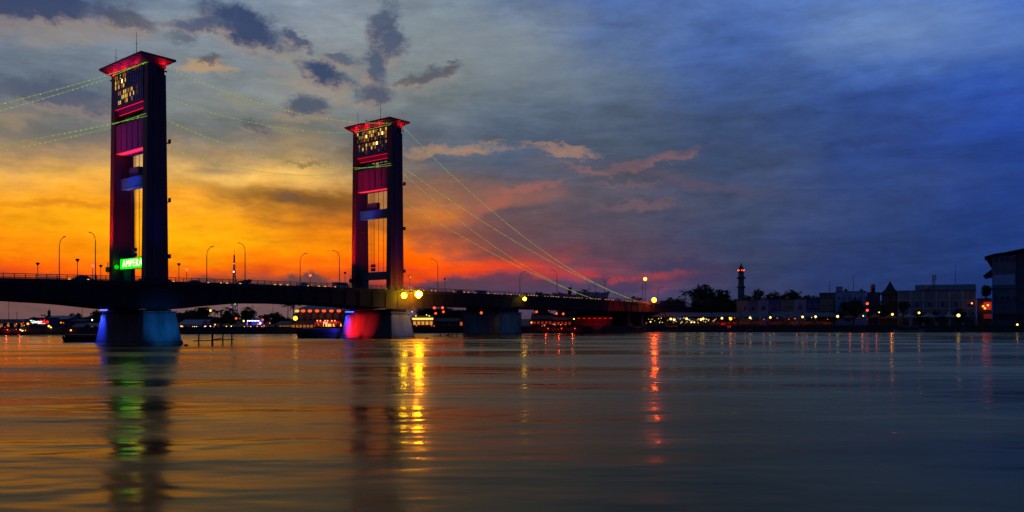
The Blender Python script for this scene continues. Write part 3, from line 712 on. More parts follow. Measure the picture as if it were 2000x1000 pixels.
# ------------------------------------------------------------------ vehicles on the bridge
def car(s, w, rz, label, paint, kind='car'):
    o = thing('pickup_truck' if kind == 'pickup' else 'minibus' if kind == 'bus' else 'parked_car', label, 'truck' if kind == 'pickup' else 'van' if kind == 'bus' else 'car', bw(s, w, dz(s)+.033), RZ+rz, 'vehicles on the bridge')
    if kind == 'bus': prof = [(-2.5,.35),(2.5,.35),(2.55,1.0),(2.2,1.25),(1.9,2.05),(-2.4,2.1),(-2.5,1.9)]; gl = [(-2.2,1.2),(2.0,1.2),(1.78,1.95),(-2.2,1.95)]
    elif kind == 'pickup': prof = [(-2.6,.45),(2.6,.45),(2.6,1.0),(1.5,1.15),(.9,1.75),(-.5,1.75),(-.6,1.1),(-2.6,1.1)]; gl = [(-.4,1.2),(1.25,1.2),(.82,1.68),(-.4,1.68)]
    else: prof = [(-2.1,.35),(2.15,.35),(2.15,.75),(1.3,.95),(.7,1.45),(-1.0,1.47),(-1.7,1.05),(-2.1,.95)]; gl = [(-1.45,1.02),(1.1,1.02),(.63,1.4),(-.95,1.42)]
    b = MB().prism(prof, -.85, .85, 'y').build('body', paint, o); md = b.modifiers.new('bevel','BEVEL'); md.width = .06; md.segments = 2
    MB().prism(gl, -.87, .87, 'y').build('window_band', GLASS, o)
    for x in (-1.35, 1.35):
        for y in (-.75, .75):
            MB().tube([(x,y-.12,.33),(x,y+.12,.33)], .33, 10).build('wheel', RUBBER, o)
    for y in (-.6, .6):
        MB().box(prof[1][0]-.02,prof[1][0]+.04,y-.15,y+.15,.6,.78).build('headlight', EM_WIN2, o)
        MB().box(prof[0][0]-.04,prof[0][0]+.02,y-.12,y+.12,.7,.85).build('tail_light', EM_RL, o)
    if kind == 'pickup':
        mb = MB()
        for i in range(14):
            x = -2.4+random.random()*1.7; y = random.uniform(-.6,.6); mb.ball((x,y,1.3+random.random()*.7), random.uniform(.2,.4), 7, 4)
        mb.build('cargo', LEAF2, o)
    return o
P_ = [mat('car_white', (.5,.5,.5), .3, 0, 0), mat('car_grey', (.12,.12,.13), .3, .3, 0), mat('car_red', (.3,.03,.03), .3, 0, 0)]
car(30.5, 3.6, PI, 'dark pickup truck loaded high with bushy cargo crossing between the towers', P_[1], 'pickup')
car(45, -3.4, 0, 'pale small car crossing between the towers', P_[0])
car(58, -3.6, 0, 'white minibus nearing the farther tower', P_[0], 'bus')
car(-14, -3.4, 0, 'grey small car just short of the green-signed tower', P_[1])
car(109, -3.6, 0, 'red small car past the farther tower', P_[2])
car(128, 3.4, PI, 'white minibus over the plain blocky pier', P_[0], 'bus')

car(16, 3.6, PI, 'dark small car just past the green-signed tower', P_[1])
car(146, -3.4, 0, 'white small car over the boats beyond the plain pier', P_[0])
car(168, 3.4, PI, 'dark minibus beside the boat-roofed hall', P_[1], 'bus')
# ------------------------------------------------------------------ trees
def crown_mesh(name, rx, ry, rz_, n, m, leaf=.55, seed=0):
    rnd = random.Random(seed); mb = MB()
    lobes = []
    for i in range(9):
        t = rnd.uniform(0, 2*PI); q = rnd.uniform(.25, .72)
        lobes.append((q*math.cos(t)*rx, q*math.sin(t)*ry, rnd.uniform(-.45,.62)*rz_, rnd.uniform(.30,.52)))
    lobes.append((0,0,0,.6))
    for i in range(n):
        lx, ly, lz, lr = rnd.choice(lobes)
        d = Vector((rnd.gauss(0,1), rnd.gauss(0,1), rnd.gauss(0,1))).normalized()*(rnd.random()**.38)
        c = Vector((lx+d.x*lr*rx, ly+d.y*lr*ry, lz+d.z*lr*rz_*.95))
        for k in range(2):
            a = Vector((rnd.gauss(0,1), rnd.gauss(0,1), rnd.gauss(0,.7))).normalized(); bb = a.orthogonal().normalized()
            s = leaf*rnd.uniform(.6,1.35); cc = c+Vector((rnd.uniform(-1,1), rnd.uniform(-1,1), rnd.uniform(-1,1)))*leaf*.8
            mb.add([cc-a*s, cc+bb*s*.6, cc+a*s, cc-bb*s*.6], [(0,1,2,3)])
    me = bpy.data.meshes.new(name); me.from_pydata(mb.v, [], mb.f); me.materials.append(m); return me
TS = [0]
def tree(px, ytop, wpx, Y, label, group='trees on the far bank', ybot=None, m=None, gz=GZ, flat=1.0):
    TS[0] += 1; k = Y/F; x = gx(px, Y); top = zz(ytop, Y); wid = wpx*k
    hgt = top-gz; rz_ = min(hgt*.46, wid*.5*flat+.5); rx = wid/2
    o = thing('leafy_tree', label, 'tree', (x, Y, gz), 0, group)
    n = int(min(1700, 260+rx*rz_*22))
    cm = crown_mesh('crown', rx, min(rx, 7), rz_, n, m or (LEAF if TS[0] % 2 else LEAF2), leaf=min(.85, .34+rx*.04), seed=TS[0])
    cz = hgt-rz_; obj('crown', cm, o, (0,0,cz))
    mb = MB(); mb.tube([(0,0,-.1),(.15,0,cz*.5),(-.1,.1,cz)], .16+rx*.05, 7, .1+rx*.02)
    for i in range(5):
        t = i*1.3; mb.tube([(0,0,cz*.6),(math.cos(t)*rx*.35, math.sin(t)*rx*.3, cz+rz_*.1),(math.cos(t)*rx*.6, math.sin(t)*rx*.5, cz+rz_*.4)], .07+rx*.02, 5, .04)
    mb.build('trunk', BARK, o)
    return o
def frond_mesh():
    mb = MB(); n = 7
    for i in range(n):
        t0 = i/n; t1 = (i+1)/n
        def P(t): return Vector((2.6*t, 0, .9*t-2.0*t*t))
        a, b_ = P(t0), P(t1); w0 = .52*math.sin(PI*(t0*.9+.08)); dr = .35
        mb.add([a, b_, a+Vector((.25, w0, -dr*w0)), a+Vector((.05, w0*.9, -dr*w0-.1))], [(0,1,2,3)])
        mb.add([a, b_, a+Vector((.25,-w0, -dr*w0)), a+Vector((.05,-w0*.9, -dr*w0-.1))], [(3,2,1,0)])
    mb.tube([P(i/6) for i in range(7)], .04, 4, .01)
    return mb.mesh('frond', PALM)
FR = frond_mesh()
def palm(px, ytop, Y, label, sc=1.0, gz=GZ, nf=13):
    x = gx(px, Y); hgt = zz(ytop, Y)-gz-.5*sc
    o = thing('palm_tree', label, 'palm tree', (x, Y, gz), random.random()*6, 'palms on the far bank')
    MB().tube([(0,0,-.1),(.15,.1,hgt*.5),(.05,0,hgt)], .22, 7, .14).build('trunk', BARK, o)
    for i in range(nf):
        f = obj('frond', FR, o, (.05,0,hgt)); f.rotation_euler = (0, random.uniform(-.75,.35), i*2*PI/nf+random.uniform(-.2,.2)); s = sc*random.uniform(.85,1.15); f.scale = (s,s,s)
    return o
T_ = [
 (1588,576,44,432,'low tree showing over the dark navy shophouse'),(1612,575,36,434,'low tree showing over the last olive shophouse'),(1702,580,34,420,'dark tree between the blue-white block and the pyramid tower'),(1764,585,26,380,'dark tree at the pyramid tower end of the hotel'),
 (832,598,44,368,'dark tree right behind the lit eatery'),(860,600,40,374,'dark tree between the eatery and the wide dark tree'),(985,604,70,380,'dark tree mass hidden mostly behind the plain pier'),
 (1058,600,50,372,'dark tree under the bridge deck behind the red shore lamps'),(1098,602,50,374,'second dark tree under the bridge deck behind the red shore lamps'),(1136,604,44,376,'dark tree behind the roof of the red boat shed'),
 (1285,598,60,400,'low dark trees behind the shelter below the orange-red ball lamp'),(22,624,50,345,'low dark tree behind the long low shed'),(70,620,40,350,'low dark tree behind the illuminated name sign'),(110,618,40,352,'dark tree behind the ridge-roofed hall'),
 (600,604,50,360,'dark tree behind the lantern restaurant'),(362,613,40,338,'low dark tree behind the striped end of the marquee'),(415,617,40,340,'low dark shrub tree behind the blue gable of the marquee'),
 (148,611,26,345,'small dark tree in the far bank skyline beside the small light mast'),(196,605,40,345,'dark tree partly hidden behind the blue-lit pier end'),
 (345,611,36,345,'low dark tree just behind the nearer pier'),(374,606,42,352,'broad dark tree behind the white marquee'),(396,600,36,356,'tallest dark tree behind the white marquee, below the mast lamp'),
 (432,616,40,356,'low dark bush between the palms behind the marquee'),(452,606,32,358,'rounded dark tree between the palms and the lattice mast'),(484,603,38,350,'bushy dark tree behind the violet stage'),
 (514,614,26,350,'small dark tree beside the violet stage'),(538,611,34,340,'rounded dome-shaped tree between stage and lantern restaurant'),(560,617,26,345,'low dark bush beside the lantern restaurant'),
 (885,598,84,372,'wide dark tree filling the gap beside the plain pier'),(916,612,30,366,'low dark tree touching the plain pier'),
 (1049,567,48,402,'round dark tree rising above the bridge deck'),(1200,584,34,408,'low dark tree beside the double-armed lamp'),(1222,587,30,410,'low tree clump at the end of the deck'),
 (1300,584,30,405,'low dark tree just beyond the orange-red lamp'),(1320,577,46,410,'dark tree next to the twin palms on the far bank'),
 (1394,557,100,412,'largest broad dark tree beside the minaret'),(1366,578,50,404,'dense lower tree in front of the largest one'),(1440,580,56,406,'dark tree at the foot of the minaret'),
 (1470,565,56,425,'rounded tree just past the minaret'),(1504,568,60,428,'middle tree of the row behind the shophouses'),(1542,560,72,430,'high spreading tree behind the pale blue shophouses'),(1572,573,40,425,'smaller tree at the end of the row behind the shophouses'),
 (1615,603,40,376,'low bush against the olive shophouse'),(1667,584,62,378,'round dark tree hiding the foot of the blue-white block'),(1720,585,54,380,'round dark tree below the pointed-roof tower'),
 (1800,607,30,374,'small street tree before the long hotel, first from the tower'),(1838,606,30,374,'small street tree before the middle of the long hotel'),(1876,603,28,374,'small street tree before the far end of the hotel, beside the bright lamp'),
 (1926,552,26,395,'dark tree poking out between the hotel and the tall dark building'),
 (1506,606,12,374,'tiny shrub showing above the gap between two shelter roofs'),
]
for px, yt, w, Y, lab in T_: tree(px, yt, w, Y, lab)
for px, yt, Y, lab, sc in ((394,600,350,'palm in front of the tallest tree behind the marquee',1.1),(420,606,348,'palm behind the marquee, first beside the mast lamp',1.1),(431,606,349,'palm behind the marquee, second beside the mast lamp',1.1),
   (450,602,352,'bushy palm just short of the lattice mast',1.3),(484,600,348,'spiky palm crown above the stage trees',1.2),(563,594,333,'tall palm beside the lantern restaurant roof',1.25),(574,593,340,'palm half behind the lantern restaurant roof',1.25),
   (1143,566,405,'palm growing in front of the boat-roofed hall',1.2),(1236,580,400,'palm at the end of the deck, first of the pair',1.1),(1249,582,402,'palm at the end of the deck, second of the pair',1.1),
   (1338,569,398,'palm with gaps of sky, nearer the approach',1.3),(1352,570,400,'palm with gaps of sky, nearer the largest tree',1.3),(1796,606,372,'small palm before the hotel windows',.8),(1875,602,372,'small palm beside the bright quay lamp',.8)):
    palm(px, yt, Y, lab, sc)

# ------------------------------------------------------------------ buildings on the far bank
WM = {}
def window(o, x, y, z, w, h, pane, frame=WHITE, arch=False):
    key = (round(w,2), round(h,2), pane.name, frame.name, arch)
    if key not in WM:
        f = MB(); t = .12
        if arch:
            top = [(math.cos(a)*(w/2+t), h/2+math.sin(a)*(w/2+t)) for a in [PI*k/8 for k in range(9)]]
            inn = [(math.cos(a)*w/2, h/2+math.sin(a)*w/2) for a in [PI*k/8 for k in range(9)]]
            for (p, q, r, s_) in zip(top, top[1:], inn, inn[1:]): f.prism([p, q, s_, r], -.14, .02, 'y')
            p_ = MB().prism([(-w/2,-h/2),(w/2,-h/2)]+inn, -.05, .02, 'y')
        else:
            f.box(-w/2-t,w/2+t,-.14,.02,h/2,h/2+t); p_ = MB().box(-w/2,w/2,-.05,.02,-h/2,h/2)
        f.box(-w/2-t,-w/2,-.14,.02,-h/2,h/2); f.box(w/2,w/2+t,-.14,.02,-h/2,h/2); f.box(-w/2-t-.1,w/2+t+.1,-.22,.02,-h/2-t,-h/2); f.box(-.04,.04,-.1,.02,-h/2,h/2)
        WM[key] = (f.mesh('window', frame), p_.mesh('pane', pane))
    fm, pm_ = WM[key]; fo = obj('window', fm, o, (x, y, z)); obj('pane', pm_, fo)
def block(name, label, cat, px0, px1, Y, ytop, dep, m, group=None, gz=GZ, parapet=True, roofm=DARKTIN, face=0.0):
    x0, x1 = gx(px0,Y), gx(px1,Y); o = thing(name, label, cat, ((x0+x1)/2, Y, gz), 0, group); w = (x1-x0)/2; h = zz(ytop, Y)-gz
    a = math.atan2((x0+x1)/2, Y)*face; o.rotation_euler[2] = -a; w *= math.cos(a)
    MB().box(-w,w,0,dep,0,h).build('wall', m, o)
    if parapet: MB().box(-w-.12,w+.12,-.14,dep+.1,h+.003,h+.35).build('roof', roofm, o)
    return o, w, h
def wallm(name, c): return mat(name, tuple(x*1.0 for x in c), .8, 0, .25, .35, .0, stretch=(1,1,.5))
# shophouse row
SH = [(1449,1461,587,(.30,.30,.24),'slim cream shophouse at the minaret end of the row'),(1461.5,1480,588,(.14,.19,.22),'grey-blue shophouse with one wide arched window beside the slim cream one'),(1480.5,1501.5,586,(.24,.31,.40),'pale blue-grey shophouse with an arched window, third in the row'),
 (1502,1524,585,(.07,.09,.26),'deep blue shophouse in the middle of the row'),(1524.5,1550,586,(.20,.22,.14),'olive shophouse next to the deep blue one'),(1550.5,1575,585,(.28,.33,.44),'pale lilac shophouse with an arched window'),(1575.5,1601,583,(.06,.08,.20),'dark navy shophouse beside the pale lilac one'),(1601.5,1628,583,(.20,.21,.13),'olive shophouse at the far end of the row')]
for i, (a, b_, yt, c, lab) in enumerate(SH):
    o, w, h = block('shophouse', lab, 'house', a, b_, 392, yt, 14, wallm('shop_paint_%d' % i, c), 'painted shophouses along the bank')
    if i in (1, 2, 5): window(o, 0, 0, h-4.4, 2.0 if w > 2 else 1, 1.2, GLASS, arch=True)
    elif i == 0: window(o, 0, 0, h-4.2, 1.1, 1.4, GLASS, arch=True)
    else:
        for sx_ in (-.5, .5): window(o, sx_*w, 0, h-3.6, 1.3, 1.5, GLASS)
    window(o, -w*.45, 0, h-8.0, 1.2, 1.3, GLASS)
    window(o, w*.45, 0, h-8.0, 1.2, 1.3, GLASS)
    MB().box(-w,w,-.3,-.003,h-6.2,h-5.95).build('ledge', WHITE, o)
# houses / blocks behind
o, w, h = block('flat_roofed_block', 'blue-white flat-roofed block with a stair box on its roof', 'building', 1632, 1692, 412, 570, 16, wallm('blue_white', (.24,.40,.62)), face=1.0)
for i in range(6): window(o, -w+1.6+i*2.55, 0, h-3.2, 1.1, 1.3, GLASS)
MB().box(-w+.2,-w+3.3,-.15,6,h+.36,h+2.6).build('stair_box', wallm('blue_white', (.24,.40,.62)), o); MB().box(-w+.0,-w+3.5,-.35,6.2,h+2.603,h+2.8).build('stair_roof', DARKTIN, o)
o, w, h = block('flat_roofed_block', 'low dark block with a blue roof between shophouses and blue-white block', 'building', 1600, 1632, 418, 573, 14, wallm('grey_block', (.12,.13,.16)), face=1.0)
for i in range(3): window(o, -w+1.6+i*2.6, 0, h-2.8, 1.2, 1.3, GLASS)
o, w, h = block('flat_roofed_block', 'narrow grey block carrying the small water tank', 'building', 1693, 1719, 414, 572, 14, wallm('grey_block2', (.13,.17,.22)), face=1.0)
for i in range(2): window(o, -w+1.8+i*3, 0, h-2.8, 1.2, 1.3, GLASS)
tk = thing('water_tank', 'round water tank on a stand beside the pointed-roof tower', 'water tank', (gx(1708,413), 415, h+GZ+.36))
MB().box(-.9,.9,-.9,.9,0,2.4).build('stand', STEEL, tk); MB().lathe([(1.1,2.41),(1.2,2.6),(1.2,3.9),(.4,4.3)], 12).build('tank', GALV, tk)
# tower house with flared pyramid roof
o, w, h = block('roof_tower_house', 'square tower house with a dark flared pyramid roof', 'building', 1722, 1755, 402, 573, 9, wallm('ochre_wall', (.12,.10,.05)), parapet=False, face=1.0)
cx_, cy_ = 0, 4.5; ww = w
rings = [(ww+1.9, h-.5), (ww+.4, h+.4), (ww*.62, h+1.9), (ww*.30, h+4.2), (.05, h+6.4)]
mb = MB(); base = len(mb.v)
for r, z in rings: mb.v += [(-r, cy_-r, z), (r, cy_-r, z), (r, cy_+r, z), (-r, cy_+r, z)]
for i in range(len(rings)-1):
    for k in range(4): mb.f.append((i*4+k, i*4+(k+1)%4, i*4+4+(k+1)%4, i*4+4+k))
mb.f.append((3,2,1,0)); mb.build('roof', DARKTIN, o)
for sx_ in (-.5, .5): window(o, sx_*w, 0, h-2.6, 1.2, 1.6, GLASS)
# hotel
o, w, h = block('riverside_hotel', 'long pale three-storey hotel with white pilasters and arched windows', 'hotel', 1752, 1905, 388, 568, 16, wallm('hotel_wall', (.20,.25,.26)), face=1.0)
nb = 6; bwid = 2*w/nb
for i in range(nb+1):
    x = -w+i*bwid; x = min(max(x, -w+.25), w-.25); MB().box(x-.25,x+.25,-.3,-.003,0,h-.1).build('pilaster', WHITE, o)
for z in (3.9, 8.2, 12.3): MB().box(-w-.1,w+.1,-.42,-.305,z,z+.35).build('cornice', WHITE, o)
MB().prism([(-.4,h+.36),(6.0,h+3.2),(6.2,h+3.2),(6.2,h+.36)], -w*.55, w*1.0, 'x').build('pitched_roof', BLUETIN, o)
for i in range(nb):
    xc = -w+(i+.5)*bwid
    window(o, xc, 0, 10.0, 1.7, 1.6, GLASS, arch=(i in (1, 2, 3, 4)))
    window(o, xc-bwid*.25, 0, 6.0, .9, 1.9, GLASS); window(o, xc+bwid*.25, 0, 6.0, .9, 1.9, GLASS)
    q = MB(); hw_ = bwid*.36; q.prism([(-hw_,0),(hw_,0)]+[(math.cos(a)*hw_, 1.6+math.sin(a)*1.6) for a in [PI*k/8 for k in range(9)]], -.06, .02, 'y')
    a_ = q.build('arcade_opening', GLASS, o); a_.location = (xc, 0, .1)
    MB().box(xc-bwid*.42,xc+bwid*.42,-.95,-.31,4.28,4.45).build('balcony', WHITE, o)
MB().box(w*.30,w*.62,-1.25,-.96,3.6,5.2).build('red_banner', mat('banner', (.30,.05,.08), .7), o)
def cell_tower(px, y0, y1, Y, label, wid=1.1):
    z0, z1 = zz(y0, Y), zz(y1, Y); o = thing('cell_tower', label, 'antenna tower', (gx(px, Y), Y+3, z0)); h = z1-z0; mb = MB()
    for sx_ in (-1,1):
        for sy in (-1,1): mb.tube([(sx_*wid/2,sy*wid/2,-.1),(sx_*wid/2,sy*wid/2,h)], .07, 4)
    n = 6
    for i in range(n):
        a, c = h*i/n, h*(i+1)/n
        for sy in (-1, 1): mb.tube([(-wid/2,sy*wid/2,a),(wid/2,sy*wid/2,c)], .05, 4).tube([(wid/2,sy*wid/2,a),(-wid/2,sy*wid/2,c)], .05, 4)
    mb.build('lattice', STEEL, o)
    for sx_ in (-1,1): MB().box(sx_*(wid/2+.3)-.15,sx_*(wid/2+.3)+.15,-.5,-.1,h*.6,h*1.02).build('panel_antenna', GALV, o)
    MB().lathe([(.1,0),(.5,.1),(.5,.2)], 8, (0,-.8,h*.5)).build('dish', GALV, o)
    return o
cell_tower(1830, 561, 536, 388, 'short lattice cell tower on the hotel roof')
for px, y0, y1, Y, lab in ((1866,563,517,396,'thin tall mast on the hotel roof'),(1620,574,548,418,'thin mast above the dark block behind the shophouses'),(1667,566,537,414,'thin mast behind the blue-white block'),(17,626,585,420,'tall thin mast at the far edge of the old bank beyond the bridge'),(33,628,608,330,'short pole with a knob beside the red signboard'),(161,618,592,420,'thin mast behind the dark trees short of the nearer pier'),(533,612,588,420,'thin mast behind the dome-shaped tree'),(493,612,588,420,'thin mast behind the violet stage'),
    (1116,572,556,420,'thin flagpole above the boat-roofed hall, nearest the cables'),(1152,570,557,420,'thin flagpole above the middle of the boat-roofed hall'),(1163,570,559,420,'short flagpole above the far end of the boat-roofed hall')):
    z0, z1 = zz(y0,Y), zz(y1,Y); gz_ = GZ if y0 > 575 else z0
    o = thing('mast', lab, 'mast', (gx(px,Y), Y, gz_), 0, 'thin masts on the skyline'); MB().tube([(0,0,-.1),(0,0,z1-gz_)], .14, 5, .07).build('pole', STEEL, o)
    MB().tube([(-.5,0,(z1-gz_)*.9),(.5,0,(z1-gz_)*.9)], .05, 4).build('crossarm', STEEL, o)
for px, lab in ((1885,'rooftop aerial rack at the hotel end'),):
    o = thing('rooftop_aerial', lab, 'aerial', (gx(px,390), 391, zz(567,390)+.7)); MB().tube([(-.7,0,-.4),(-.7,0,1.9)], .08, 5).tube([(.5,0,-.4),(.5,0,1.7)], .08, 5).tube([(-.9,0,1.5),(1.3,0,1.5)], .08, 5).build('rack', STEEL, o)
for px, lab in ((1814,'round rooftop tank nearer the pyramid tower'),(1842,'round rooftop tank just past the cell tower')):
    o = thing('rooftop_tank', lab, 'water tank', (gx(px,390), 391, zz(567,390)+.5), 0, 'tanks on the hotel roof'); MB().lathe([(1.0,0),(1.1,.2),(1.1,1.2),(.3,1.7)], 10).build('tank', GALV, o)
    MB().box(-1.6,1.6,-1.2,1.2,-.5,-.003).build('stand', CONCD, o)
for i, (px, Y, yt, lab) in enumerate(((1470,398,588,'water tank on the grey-blue shophouse roof'),(1492,398,586,'water tank on the pale blue-grey shophouse roof'),(1538,398,586,'water tank on the first olive shophouse roof'),(1589,398,583,'water tank on the dark navy shophouse roof'),(1652,418,570,'water tank on the blue-white block, nearer its stair box'),(1682,418,570,'water tank on the far end of the blue-white block'))):
    o = thing('rooftop_tank', lab, 'water tank', (gx(px,Y), Y, zz(yt,392 if Y < 400 else 412)+.36), 0, 'tanks on the shophouse roofs'); MB().lathe([(.8,0),(.85,.2),(.85,1.1),(.25,1.5)], 10).build('tank', GALV, o); MB().tube([(1.3,0,-.1),(1.3,0,2.6)], .05, 5).tube([(.8,0,2.3),(1.8,0,2.3)], .04, 4).build('aerial', STEEL, o)
# minaret
Y = 424; mn = thing('mosque_minaret', 'slender minaret with red lights under its pointed top', 'minaret', (gx(1447.5,Y), Y, GZ)); k = Y/F
zt = lambda y: zz(y, Y)-GZ
MB().lathe([(1.75,0),(1.75,zt(562)),(1.6,zt(561)),(1.55,zt(545)),(1.45,zt(532))], 10).build('shaft', mat('minaret_stone', (.12,.14,.20), .8, 0, .2, .6), mn)
for y in (562, 544):
    MB().lathe([(1.7,zt(y)-.3),(2.35,zt(y)),(2.35,zt(y)+.7),(1.7,zt(y)+.8)], 10).build('balcony', STEEL, mn)
MB().lathe([(1.9,zt(532)),(1.9,zt(531)),(1.2,zt(530.8)),(1.2,zt(524)),(1.5,zt(523.8)),(.5,zt(519)),(.1,zt(513))], 10).build('spire', STEEL, mn)
for a in range(6): MB().ball((1.65*math.cos(a*PI/3+.5), 1.65*math.sin(a*PI/3+.5), zt(528)), .33, 8, 6).build('red_lamp', glow('minaret_red', (1,.07,.012), 3), mn)
# tall dark building on the right edge
Y = 396; x0, x1 = gx(1938,Y), gx(2105,Y); o = thing('tall_riverside_building', 'tall dark riverside building with a big sloping roof and pale blue banner', 'building', (x0, Y, GZ)); h = zz(500,Y)-GZ; RA = math.atan2(x0,Y); o.rotation_euler[2] = -RA; wd = (x1-x0)*math.cos(RA)
DW = wallm('dark_wall', (.15,.19,.24)); DW2 = wallm('dark_wall2', (.09,.10,.14))
X1 = (gx(1984,Y)-x0)*math.cos(RA)
MB().box(0,X1,0,22,0,h).build('wall', DW, o); MB().box(X1+.003,wd,1.5,22,0,h+1.5).build('wing', DW2, o)
MB().prism([(-3.4,h-.3),(1.0,h+1.0),(5.2,h+1.5),(wd+2,h+8.0),(wd+2,h+7.2),(5.2,h+.85),(1,h+.4),(-3.2,h-.8)], -2.2, 24, 'y').build('roof', DARKTIN, o)
MB().prism([(-.01,zz(525,Y)-GZ),(-4.0,zz(538,Y)-GZ),(-2.9,zz(543.5,Y)-GZ),(-.01,zz(541,Y)-GZ)], 0, 8, 'y').build('side_canopy', DARKTIN, o)
MB().prism([(-3.0,h-.8),(-.01,h-.4),(-.01,zz(524,Y)-GZ)], .5, 10, 'y').build('roof_bracket', DARKTIN, o)
MB().box(.5,X1-.5,-.2,-.003,zz(557,Y)-GZ,zz(537,Y)-GZ).build('banner', mat('pale_blue_banner', (.25,.50,.78), .6, 0, .12, .5), o)
for r_ in range(4):
    for i in range(4):
        if r_ == 2: continue
        window(o, 1.6+i*2.6, 0, 2.6+(h-6)*r_/3.0+1.4, 1.5, 1.6, GLASS, frame=DW2)
MB().box(-.15,X1+.2,-.35,-.003,zz(565,Y)-GZ,zz(563.5,Y)-GZ).box(-.15,X1+.2,-.35,-.003,zz(591,Y)-GZ,zz(589.5,Y)-GZ).build('ledge', DW2, o)
for i in range(4):
    for r_ in range(4): window(o, X1+3+i*5, 1.5, 4.5+r_*6.5, 2.2, 2.4, GLASS, frame=DW2)
MB().box(-8,wd,-3,-.4,zz(613,Y)-GZ,zz(611.5,Y)-GZ).build('canopy', TIN, o)
for i in range(6): MB().box(-7.6+i*4,-7.3+i*4,-2.8,-2.5,0,zz(613,Y)-GZ-.003).build('canopy_post', STEEL, o)
# red-lit annex
o, w, h = block('red_lit_annex', 'low annex with glowing red openings beside the tall dark building', 'building', 1908, 1937, 376, 584, 10, wallm('annex_wall', (.10,.06,.05)), face=1.0)
MB().box(-w+2.8,w-.2,-.1,-.003,zz(605,376)-GZ,zz(590,376)-GZ).build('lit_opening', glow('annex_red', (.55,.03,.008), .7), o)
MB().box(-w+2.8,w-.2,-.1,-.003,zz(622,376)-GZ,zz(613,376)-GZ).build('lit_opening', glow('annex_red_dim', (.20,.01,.005), .5), o)
for px, py in ((1923,598),(1931,596),(1926,602)):
    MB().ball((gx(px,375)-o.location.x, -.6, zz(py,375)-GZ), .42, 8, 6).build('red_lamp', glow('annex_lamp', (1,.18,.02), 6), o)
MB().ball((gx(1904,375)-o.location.x, -.6, zz(592,375)-GZ), .35, 8, 6).build('red_lamp', MATS['annex_lamp'], o)
# boat-roofed hall behind the deck
Y = 415; x0, x1 = gx(1080,Y), gx(1192,Y); o = thing('boat_roofed_hall', 'long pale hall with upswept boat-shaped roofs behind the bridge deck', 'hall', ((x0+x1)/2, Y, GZ)); w = (x1-x0)/2
MB().box(-w+3,w-3,0,20,0,zz(583,Y)-GZ).build('wall', wallm('hall_wall', (.20,.25,.32)), o)
ztp = lambda y: zz(y,Y)-GZ
for (a, b_, yl, yr, lo) in ((1080,1108,571,573,581),(1091,1146,570,576,584),(1128,1170,568,570,584),(1150,1192,570,569,584)):
    A, B = gx(a,Y)-o.location.x, gx(b_,Y)-o.location.x; mid = (A+B)/2
    MB().prism([(A,ztp(yl)),(A+(B-A)*.3,ztp((yl+yr)/2+1.5)),(mid,ztp((yl+yr)/2+2)),(A+(B-A)*.7,ztp((yl+yr)/2+1.5)),(B,ztp(yr)),(B-(B-A)*.12,ztp(lo)),(A+(B-A)*.12,ztp(lo))], -2+a*.003, 8+a*.003, 'y').build('roof', mat('hall_roof', (.20,.27,.33), .6, 0, .2, .5), o)
MB().box(gx(1110,Y)-o.location.x,gx(1117,Y)-o.location.x,2,5,ztp(575),ztp(561)).build('roof_turret', DARKTIN, o)
# lattice mast
Y = 430; o = thing('lattice_mast', 'red and white lattice radio mast rising behind the bridge deck', 'radio mast', (gx(457.5,Y), Y, GZ)); top = zz(498,Y)-GZ
RW = [mat('mast_red', (.36,.04,.02), .5), mat('mast_white', (.5,.45,.42), .5)]
NS = 9
for i in range(NS):
    z0, z1 = top*i/NS, top*(i+1)/NS
    def r_at(z): return .28+2.3*(1-z/top)**1.3
    mb = MB()
    for a in range(4):
        d0, d1 = (PI/4+a*PI/2), (PI/4+(a+1)*PI/2)
        for j in range(2):
            za, zb_ = z0+(z1-z0)*j/2, z0+(z1-z0)*(j+1)/2; ra, rb = r_at(za), r_at(zb_)
            pa = (ra*math.cos(d0), ra*math.sin(d0), za); pb = (rb*math.cos(d0), rb*math.sin(d0), zb_); pc = (ra*math.cos(d1), ra*math.sin(d1), za); pd = (rb*math.cos(d1), rb*math.sin(d1), zb_)
            mb.tube([pa, pb], .13, 4).tube([pa, pd], .07, 4).tube([pc, pb], .07, 4).tube([pb, pd], .07, 4)
    mb.build('lattice_section', RW[i % 2], o)
MB().tube([(0,0,top),(0,0,top+3)], .1, 5).build('aerial', STEEL, o)
for py, dx, m in ((531,0,EM_WH),(515,.2,glow('mast_red_lamp',(1,.1,.05),3)),(593.5,1.2,glow('mast_green',(.2,1,.1),3)),(600,-.9,EM_PUR),(601,2,EM_PUR)):
    MB().ball((dx,-.9 if py < 560 else -2.2,zz(py,Y)-GZ), .35, 8, 6).build('mast_lamp', m, o)
# monument on the old bank
Y = 360; o = thing('stone_monument', 'small pale statue-like monument on the dark ridge roof beyond the bridge', 'monument', (gx(96,Y), Y, GZ))
MB().box(-1.2,1.2,-1,1,0,zz(617,Y)-GZ).build('pedestal', CONCD, o)
MB().lathe([(.75,zz(617,Y)-GZ+.003),(.55,zz(612,Y)-GZ),(.75,zz(609,Y)-GZ),(.35,zz(607,Y)-GZ),(.4,zz(606,Y)-GZ),(.1,zz(604.5,Y)-GZ)], 9).build('figure', CONC, o)
